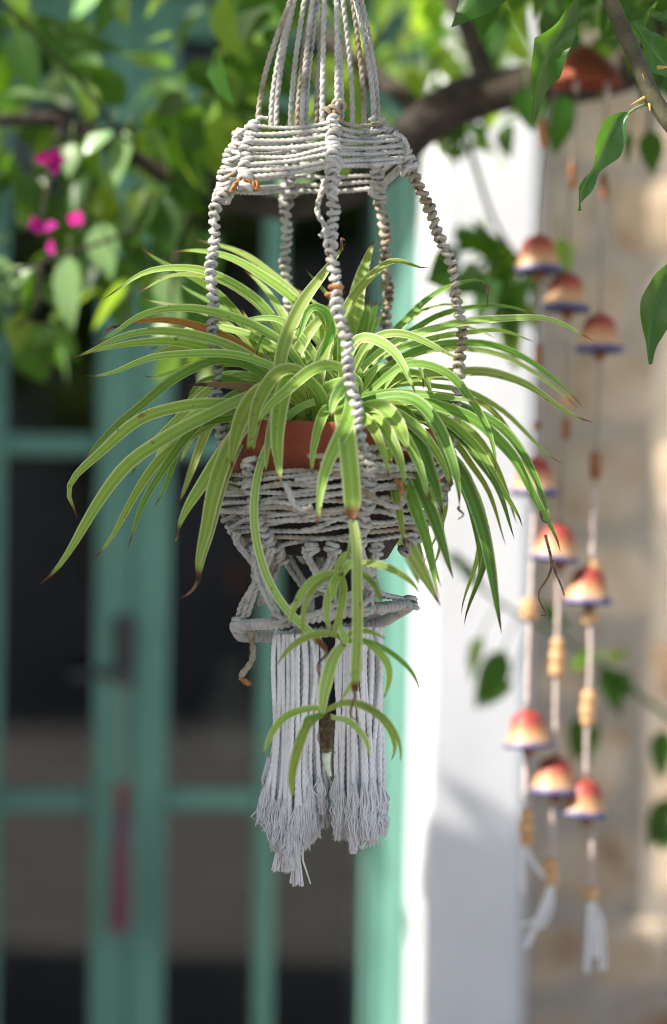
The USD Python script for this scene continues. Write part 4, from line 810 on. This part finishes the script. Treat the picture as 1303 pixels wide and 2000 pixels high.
left = [
    ([(435, 65), (520, 125), (640, 185), (740, 250), (820, 335), (900, 470), (1010, 700)], 32, .05, .03, G), ([(570, 85), (620, 80), (700, 85), (820, 120), (920, 180), (1050, 280), (1110, 360), (1160, 460), (1190, 720)], 40, .06, .02, SL),
    ([(290, 275), (360, 225), (450, 170), (560, 150), (680, 160), (800, 210), (890, 270), (960, 345), (1080, 690)], 36, .0, .02, SL), ([(850, 160), (900, 200), (960, 270), (1010, 350), (1120, 700)], 34, .08, .03, PA),
    ([(240, 450), (330, 410), (420, 350), (520, 318), (620, 312), (740, 330), (850, 365), (960, 420), (1100, 700)], 42, -.02, .0, SL), ([(310, 395), (370, 375), (440, 362), (550, 360), (650, 380), (760, 420), (850, 470), (960, 560), (1080, 720)], 40, .0, .01, DY),
    ([(155, 510), (250, 475), (350, 430), (460, 405), (600, 410), (700, 430), (800, 465), (900, 520), (1080, 720)], 42, -.03, .0, SL), ([(210, 498), (330, 462), (450, 445), (600, 447), (720, 475), (830, 510), (950, 570), (1080, 720)], 40, -.01, .01, SL),
    ([(215, 578), (290, 575), (380, 545), (470, 510), (600, 495), (720, 490), (830, 500), (930, 530), (1000, 565), (1100, 720)], 36, -.04, -.01, SL), ([(440, 270), (520, 290), (600, 305), (720, 340), (850, 430), (1050, 700)], 24, .06, .03, PA),
    ([(200, 945), (260, 860), (350, 770), (450, 690), (560, 600), (650, 550), (760, 515), (860, 540), (960, 600), (1090, 730)], 44, -.02, -.01, G), ([(185, 1150), (165, 1090), (150, 1040), (180, 975), (260, 900), (370, 800), (450, 745), (560, 710), (680, 690), (800, 690), (950, 700), (1080, 740)], 46, -.06, -.02, SL),
    ([(35, 1408), (100, 1350), (170, 1250), (240, 1130), (320, 1010), (400, 920), (500, 850), (600, 790), (700, 740), (820, 680), (900, 650), (1060, 740)], 52, -.09, -.02, SL), ([(385, 1265), (410, 1190), (450, 1080), (510, 980), (570, 890), (640, 800), (720, 720), (800, 660), (880, 630), (980, 650), (1060, 740)], 38, -.05, -.02, G),
    ([(490, 1100), (530, 1030), (570, 920), (600, 840), (640, 790), (720, 760), (820, 745), (950, 720), (1060, 750)], 32, -.04, -.02, G), ([(585, 1095), (620, 1010), (660, 900), (700, 800), (760, 720), (850, 690), (1060, 750)], 40, .06, .02, PA),
    ([(460, 1000), (500, 920), (560, 810), (640, 740), (740, 700), (1050, 750)], 42, .07, .03, PA), ([(582, 1215), (600, 1150), (650, 1060), (710, 970), (770, 880), (830, 800), (880, 740), (960, 700), (1080, 740)], 58, -.09, -.03, SL),
    ([(662, 1395), (670, 1300), (700, 1180), (720, 1080), (750, 970), (790, 870), (840, 790), (920, 720), (1000, 700), (1090, 740)], 62, -.11, -.03, SL), ([(800, 950), (805, 870), (835, 760), (870, 690), (920, 640), (1000, 630), (1090, 730)], 66, -.12, -.04, SL),
    ([(855, 895), (880, 800), (900, 700), (940, 620), (1000, 560), (1060, 560), (1110, 620), (1140, 740)], 54, -.13, -.04, SL), ([(995, 1008), (985, 920), (980, 830), (987, 740), (1005, 650), (1045, 585), (1100, 600), (1140, 740)], 62, -.14, -.04, SL),
    ([(900, 790), (960, 690), (1030, 630), (1100, 570), (1180, 540), (1250, 560), (1270, 720)], 50, -.13, -.03, SL), ([(1255, 50), (1210, 110), (1160, 180), (1100, 260), (1050, 350), (1010, 450), (990, 560), (1080, 730)], 54, -.03, -.01, PA),
    ([(1090, 150), (1140, 210), (1190, 270), (1240, 350), (1260, 600)], 22, .03, .02, G), ([(1045, 445), (1085, 370), (1130, 305), (1165, 320), (1190, 420), (1180, 720)], 42, -.05, -.01, G),
    ([(1150, 310), (1200, 310), (1230, 380), (1240, 500), (1200, 720)], 42, .0, .0, SL), ([(1225, 360), (1180, 450), (1150, 540), (1150, 720)], 56, -.03, -.02, PA), ([(620, 615), (720, 615), (830, 622), (930, 640), (1070, 720)], 32, -.04, -.02, BR_),
    ([(800, 365), (900, 350), (1000, 360), (1080, 430), (1160, 560), (1180, 720)], 32, .0, .0, PA), ([(1195, 742), (1200, 700), (1230, 640), (1270, 600), (1280, 720)], 52, -.10, -.03, PA),
    ([(840, 310), (900, 420), (980, 520), (1070, 700)], 40, .04, .02, SL), ([(700, 590), (800, 575), (900, 600), (1070, 730)], 46, .03, .01, PA), ([(640, 640), (760, 600), (880, 610), (1070, 740)], 44, .05, .02, PA), ([(560, 760), (680, 640), (800, 590), (920, 610), (1080, 740)], 40, .03, .01, SL)]
def with_kin(L, conv, sc, lean):
    for i, (p, w, dt, db, mt) in enumerate(L):
        strap(conv(p), w * sc, dt, db, mt, k=rp_.uniform(.2, .45))
        if mt in (DY, BR_) or rp_.random() > .62: continue
        q = np.array(conv(p), float); n = len(q); fall = (1 - np.linspace(0, 1, n)) ** 1.3        # tip first
        d_ = rp_.normal(0, 1, 2) * [26, 30] + [0, lean]; base = q[-1]
        q = base + (q - base) * (1 - rp_.uniform(.05, .3)) + fall[:, None] * d_
        strap(q, w * sc * rp_.uniform(.65, .95), dt + rp_.uniform(.01, .06), db + .01, rp_.choice([SL, PA, SL, PA, G]), k=rp_.uniform(.2, .5), twist=rp_.normal(0, .5))
with_kin(left, L4, .5, 4)
right = [
    ([(515, 158), (420, 138), (370, 130), (300, 170), (230, 240), (170, 330), (100, 480), (90, 720)], 46, -.02, -.0, SL), ([(290, 40), (262, 100), (240, 170), (215, 260), (200, 420), (120, 740)], 74, .05, .02, SL), ([(262, 290), (245, 380), (225, 460), (130, 740)], 62, .03, .02, G),
    ([(770, 275), (765, 230), (720, 212), (650, 225), (560, 260), (480, 320), (400, 400), (330, 470), (150, 740)], 32, .04, .02, G), ([(980, 362), (880, 330), (780, 320), (660, 335), (540, 370), (440, 430), (330, 470), (140, 740)], 30, .05, .02, G),
    ([(1215, 470), (1130, 420), (1030, 378), (900, 372), (760, 380), (640, 395), (520, 425), (420, 455), (260, 560), (130, 740)], 38, .0, .0, PA), ([(1170, 750), (1080, 660), (980, 580), (880, 520), (770, 485), (660, 478), (560, 485), (420, 530), (300, 620), (140, 740)], 34, .06, .02, G),
    ([(1215, 815), (1120, 780), (1040, 730), (940, 660), (840, 620), (740, 600), (620, 605), (480, 610), (300, 670), (140, 750)], 42, .02, .01, PA), ([(660, 550), (570, 510), (470, 460), (400, 440), (300, 455), (230, 530), (140, 740)], 40, -.03, -.01, PA),
    ([(460, 690), (420, 600), (370, 520), (310, 475), (230, 460), (170, 540), (120, 740)], 46, -.08, -.02, PA), ([(720, 725), (600, 710), (480, 695), (360, 690), (230, 710), (130, 750)], 36, -.08, -.02, G),
    ([(1075, 1365), (1030, 1250), (990, 1180), (940, 1080), (880, 970), (800, 880), (700, 800), (600, 760), (500, 730), (380, 720), (250, 740), (130, 760)], 48, -.06, -.02, G), ([(800, 1030), (785, 900), (745, 800), (680, 700), (610, 620), (520, 575), (430, 570), (340, 620), (260, 690), (140, 750)], 38, -.07, -.01, G),
    ([(880, 1310), (840, 1180), (790, 1060), (730, 980), (650, 880), (560, 820), (450, 780), (330, 770), (150, 760)], 36, -.03, .0, G), ([(1040, 1270), (985, 1090), (910, 940), (800, 820), (700, 770), (560, 725), (400, 715), (140, 750)], 44, .0, .01, G),
    ([(645, 1170), (640, 1080), (610, 960), (570, 860), (520, 780), (460, 725), (380, 705), (280, 720), (140, 750)], 52, -.11, -.03, G), ([(575, 1215), (555, 1120), (520, 1020), (480, 920), (430, 835), (370, 785), (280, 755), (140, 760)], 66, -.12, -.03, G),
    ([(620, 1480), (580, 1350), (540, 1230), (500, 1130), (460, 1040), (430, 950), (390, 860), (320, 790), (150, 760)], 62, -.13, -.03, G), ([(825, 1710), (800, 1560), (770, 1380), (740, 1250), (690, 1110), (640, 1010), (570, 940), (480, 870), (380, 790), (280, 765), (150, 760)], 60, -.10, -.02, G),
    ([(665, 1675), (690, 1580), (740, 1450), (760, 1330), (745, 1230), (690, 1080), (600, 960), (480, 860), (150, 770)], 40, -.04, .0, G), ([(700, 1540), (735, 1400), (715, 1260), (680, 1130), (640, 1050), (560, 950), (420, 840), (150, 770)], 38, -.02, .0, G),
    ([(560, 1560), (535, 1450), (510, 1330), (480, 1240), (440, 1130), (400, 1020), (350, 930), (280, 870), (230, 810), (130, 770)], 54, -.135, -.04, G), ([(430, 940), (405, 870), (365, 800), (310, 755), (240, 760), (150, 770)], 72, -.13, -.05, SL),
    ([(565, 1595), (530, 1530), (470, 1420), (410, 1320), (360, 1230), (330, 1000), (200, 780)], 92, .12, .04, PA), ([(500, 1400), (465, 1310), (440, 1220), (400, 1000), (200, 780)], 54, .10, .04, G), ([(420, 620), (360, 590), (290, 640), (150, 740)], 40, .0, .01, SL), ([(340, 560), (280, 600), (220, 680), (140, 750)], 44, -.02, .0, PA), ([(560, 880), (480, 800), (400, 770), (280, 770), (140, 760)], 46, -.02, .0, SL), ([(620, 640), (500, 625), (400, 640), (280, 690), (140, 750)], 40, .03, .01, SL), ([(330, 330), (280, 420), (220, 540), (140, 730)], 36, .05, .02, PA), ([(60, 330), (70, 450), (90, 560), (100, 740)], 44, .02, .01, SL)]
with_kin(right, L5, .47, 10)
with_kin(right[13:20], L5, .42, -20)
# front hanging leaves and strap stems
strap(L6([(570, 600), (582, 480), (602, 350), (645, 230), (700, 120), (742, 20), (752, -60), (730, -120), (680, -130), (600, -60)]), 29, -.15, -.02, SL, k=.15, dz_mid=-.14)
strap(L6([(750, 555), (748, 400), (735, 250), (722, 130), (705, 20), (690, -60), (660, -100), (600, -60)]), 34, -.15, -.02, SL, k=.1, full=True, tip_w=.45, dz_mid=-.145)
strap(L6([(765, 1435), (772, 1250), (778, 1100), (776, 900), (772, 700), (752, 570)]), 19, -.15, -.15, PA, k=.1, full=True, tip_w=.5)
strap(L6([(618, 1222), (520, 1120), (420, 1020), (330, 880), (275, 720), (250, 560), (256, 420), (290, 260), (350, 130), (430, 30), (560, -40)]), 15, -.13, -.06, PA, k=.1, full=True, tip_w=.6)
for p, w, dt in (([(835, 985), (815, 900), (775, 835), (720, 805), (670, 840)], 24, -.12), ([(790, 960), (778, 890), (750, 835), (705, 805), (660, 840)], 26, -.13), ([(880, 960), (850, 880), (800, 825), (730, 800), (670, 840)], 22, -.09), ([(760, 935), (748, 880), (728, 835), (695, 815), (655, 845)], 22, -.14), ([(610, 930), (612, 880), (622, 835), (640, 800), (650, 845)], 20, -.125)):
    strap(p, w, dt, -.02, SL, k=.2, dz_mid=dt * .85)
# random inner leaves filling the crown
for i in range(34):
    a = rp_.uniform(-2.9, -.25) if i % 3 else rp_.uniform(-2.1, -1.0); L = rp_.uniform(90, 210)
    bx, by = POTX + rp_.normal(0, 38), rp_.uniform(800, 850); ex, ey = bx + math.cos(a) * L * 1.15, by + math.sin(a) * L * .9
    dz = rp_.uniform(-.03, .09)
    strap([(ex + math.cos(a) * 50, ey + 30 + rp_.uniform(-20, 40)), (ex, ey), (bx * .5 + ex * .5, by * .4 + ey * .6 - 10), (bx, by)], rp_.uniform(16, 25), dz, dz * .3, rp_.choice([SL, PA, G]), k=rp_.uniform(.2, .6))
# dried tips
for p, dz in ((L5([(645, 1170), (640, 1180), (655, 1195), (640, 1225)]), -.11), (L5([(1010, 1290), (1025, 1350), (1035, 1430), (1010, 1490), (985, 1530), (1000, 1600), (1015, 1630), (990, 1632)]), -.055), (L5([(1040, 1400), (1050, 1440), (1075, 1500), (1090, 1550)]), -.06), (L5([(990, 1190), (1005, 1235), (1025, 1240)]), -.06), (L4([(662, 1395), (650, 1420), (600, 1460)]), -.11),
              (L4([(582, 1215), (578, 1225), (574, 1235)]), -.09), (L7([(800, 290), (810, 330), (785, 420), (795, 450), (825, 455)]), -.15), (L6([(610, 1222), (620, 1240), (580, 1290), (580, 1340), (600, 1370)]), -.13), (L4([(345, 385), (320, 385), (300, 400), (312, 440)]), -.01), (L5([(720, 212), (760, 230), (765, 320)]), .04), (L4([(1240, 80), (1235, 30), (1250, 40)]), -.03)):
    spd.part('dry_tip', tube([P(x, y, D + dz) for x, y in p], [S(3.2), S(2.4), S(1.2)], step=.002, sides=5), 'dry_leaf')
# plantlets on runners
def plantlet(cx, cy, leaves, dz, runner, lab=None):
    g = numbered(spd.path, 'plantlet'); UsdGeom.Xform.Define(stage, g)
    for p, w, mt in leaves: strap(p, w, dz - .01, dz, mt, tipfirst=False, parent=g, k=.3, dz_mid=dz - .02)
    spd.part('runner', tube([P(x, y, D + z_) for x, y, z_ in runner], S(3), step=.004, sides=6), 'green_stem', parent=g)
    return g
plantlet(655, 1120, [(L6(p), w * .39, mt) for p, w, mt in (([(690, 830), (600, 840), (520, 900), (460, 1000), (430, 1110)], 36, SL), ([(680, 845), (600, 870), (530, 950), (500, 1060), (505, 1190)], 28, SL), ([(665, 850), (630, 950), (620, 1040), (650, 1130)], 38, PA), ([(690, 840), (705, 940), (690, 1030), (665, 1120), (640, 1170)], 40, SL), ([(720, 810), (800, 785), (880, 790), (980, 830), (1050, 880), (1095, 940)], 36, SL), ([(740, 800), (800, 830), (860, 890), (890, 960), (895, 1000)], 30, G), ([(735, 750), (690, 770), (670, 820), (690, 850)], 30, SL), ([(700, 840), (740, 780), (770, 770)], 40, PA), ([(690, 840), (655, 900), (650, 980)], 40, SL))], -.12,
    [(687, 1015, -.15), (684, 1060, -.14), (676, 1100, -.13), (668, 1125, -.12)])
plantlet(674, 1257, [(L6(p), w * .39, mt) for p, w, mt in (([(710, 1190), (660, 1145), (600, 1140), (520, 1160), (430, 1220), (370, 1300)], 36, SL), ([(730, 1180), (800, 1175), (870, 1220), (930, 1300), (935, 1390), (910, 1470)], 38, SL), ([(730, 1180), (800, 1175), (900, 1210), (1000, 1280), (1060, 1350), (1095, 1440)], 26, G), ([(720, 1170), (760, 1135), (830, 1130), (920, 1170)], 28, SL), ([(720, 1190), (700, 1130), (680, 1080)], 34, PA), ([(750, 1200), (760, 1380), (720, 1440), (690, 1490)], 30, PA), ([(715, 1195), (670, 1240), (628, 1350), (605, 1450), (612, 1570)], 62, PA))], -.12,
    [(660, 1130, -.12), (662, 1180, -.12), (668, 1225, -.12), (674, 1255, -.12)])
g3 = plantlet(636, 1395, [(L7(p), w * .345, mt) for p, w, mt in (([(640, 410), (590, 395), (500, 405), (400, 450), (320, 560), (275, 670)], 42, SL), ([(640, 425), (610, 435), (540, 490), (490, 600), (450, 750), (457, 925)], 54, SL), ([(640, 410), (680, 390), (750, 365), (850, 380), (950, 440), (1020, 540), (1040, 620), (1015, 700)], 42, SL), ([(660, 400), (850, 368), (960, 435), (1040, 530), (1070, 620), (1075, 705)], 30, SL), ([(650, 430), (690, 450), (760, 465), (830, 520), (880, 600), (885, 680)], 36, PA), ([(630, 430), (540, 450), (505, 510)], 30, G))], -.12,
    [(674, 1258, -.12), (650, 1310, -.12), (636, 1390, -.12)])
def lump(c, rx, rz, seed):
    s_ = trimesh.creation.icosphere(3); v = s_.vertices * [rx, rx, rz]; v = v * (1 + .5 * (meshkit.fbm(s_.vertices * 4, 3, seed) - .5)[:, None]); return v + c, s_.faces
spd.part('root_ball', join([lump(P(638, 1418, D - .12), S(14), S(24), 1), lump(P(638, 1447, D - .12), S(10), S(20), 2)] + [tube([P(638 + rp_.normal(0, 8), 1410 + rp_.uniform(-10, 20), D - .13), P(636 + rp_.normal(0, 11), 1440, D - .13), P(636 + rp_.normal(0, 7), 1470, D - .125)], S(1.8), step=.004, sides=5) for _ in range(9)]), 'root', parent=g3)
spd.part('root_tip', tube([P(640, 1462, D - .12), P(638, 1485, D - .12), P(640, 1500, D - .12), P(646, 1516, D - .12)], [S(8.5), S(8), S(6.5), S(2.5)], step=.002, sides=10), 'root_tip', parent=g3)
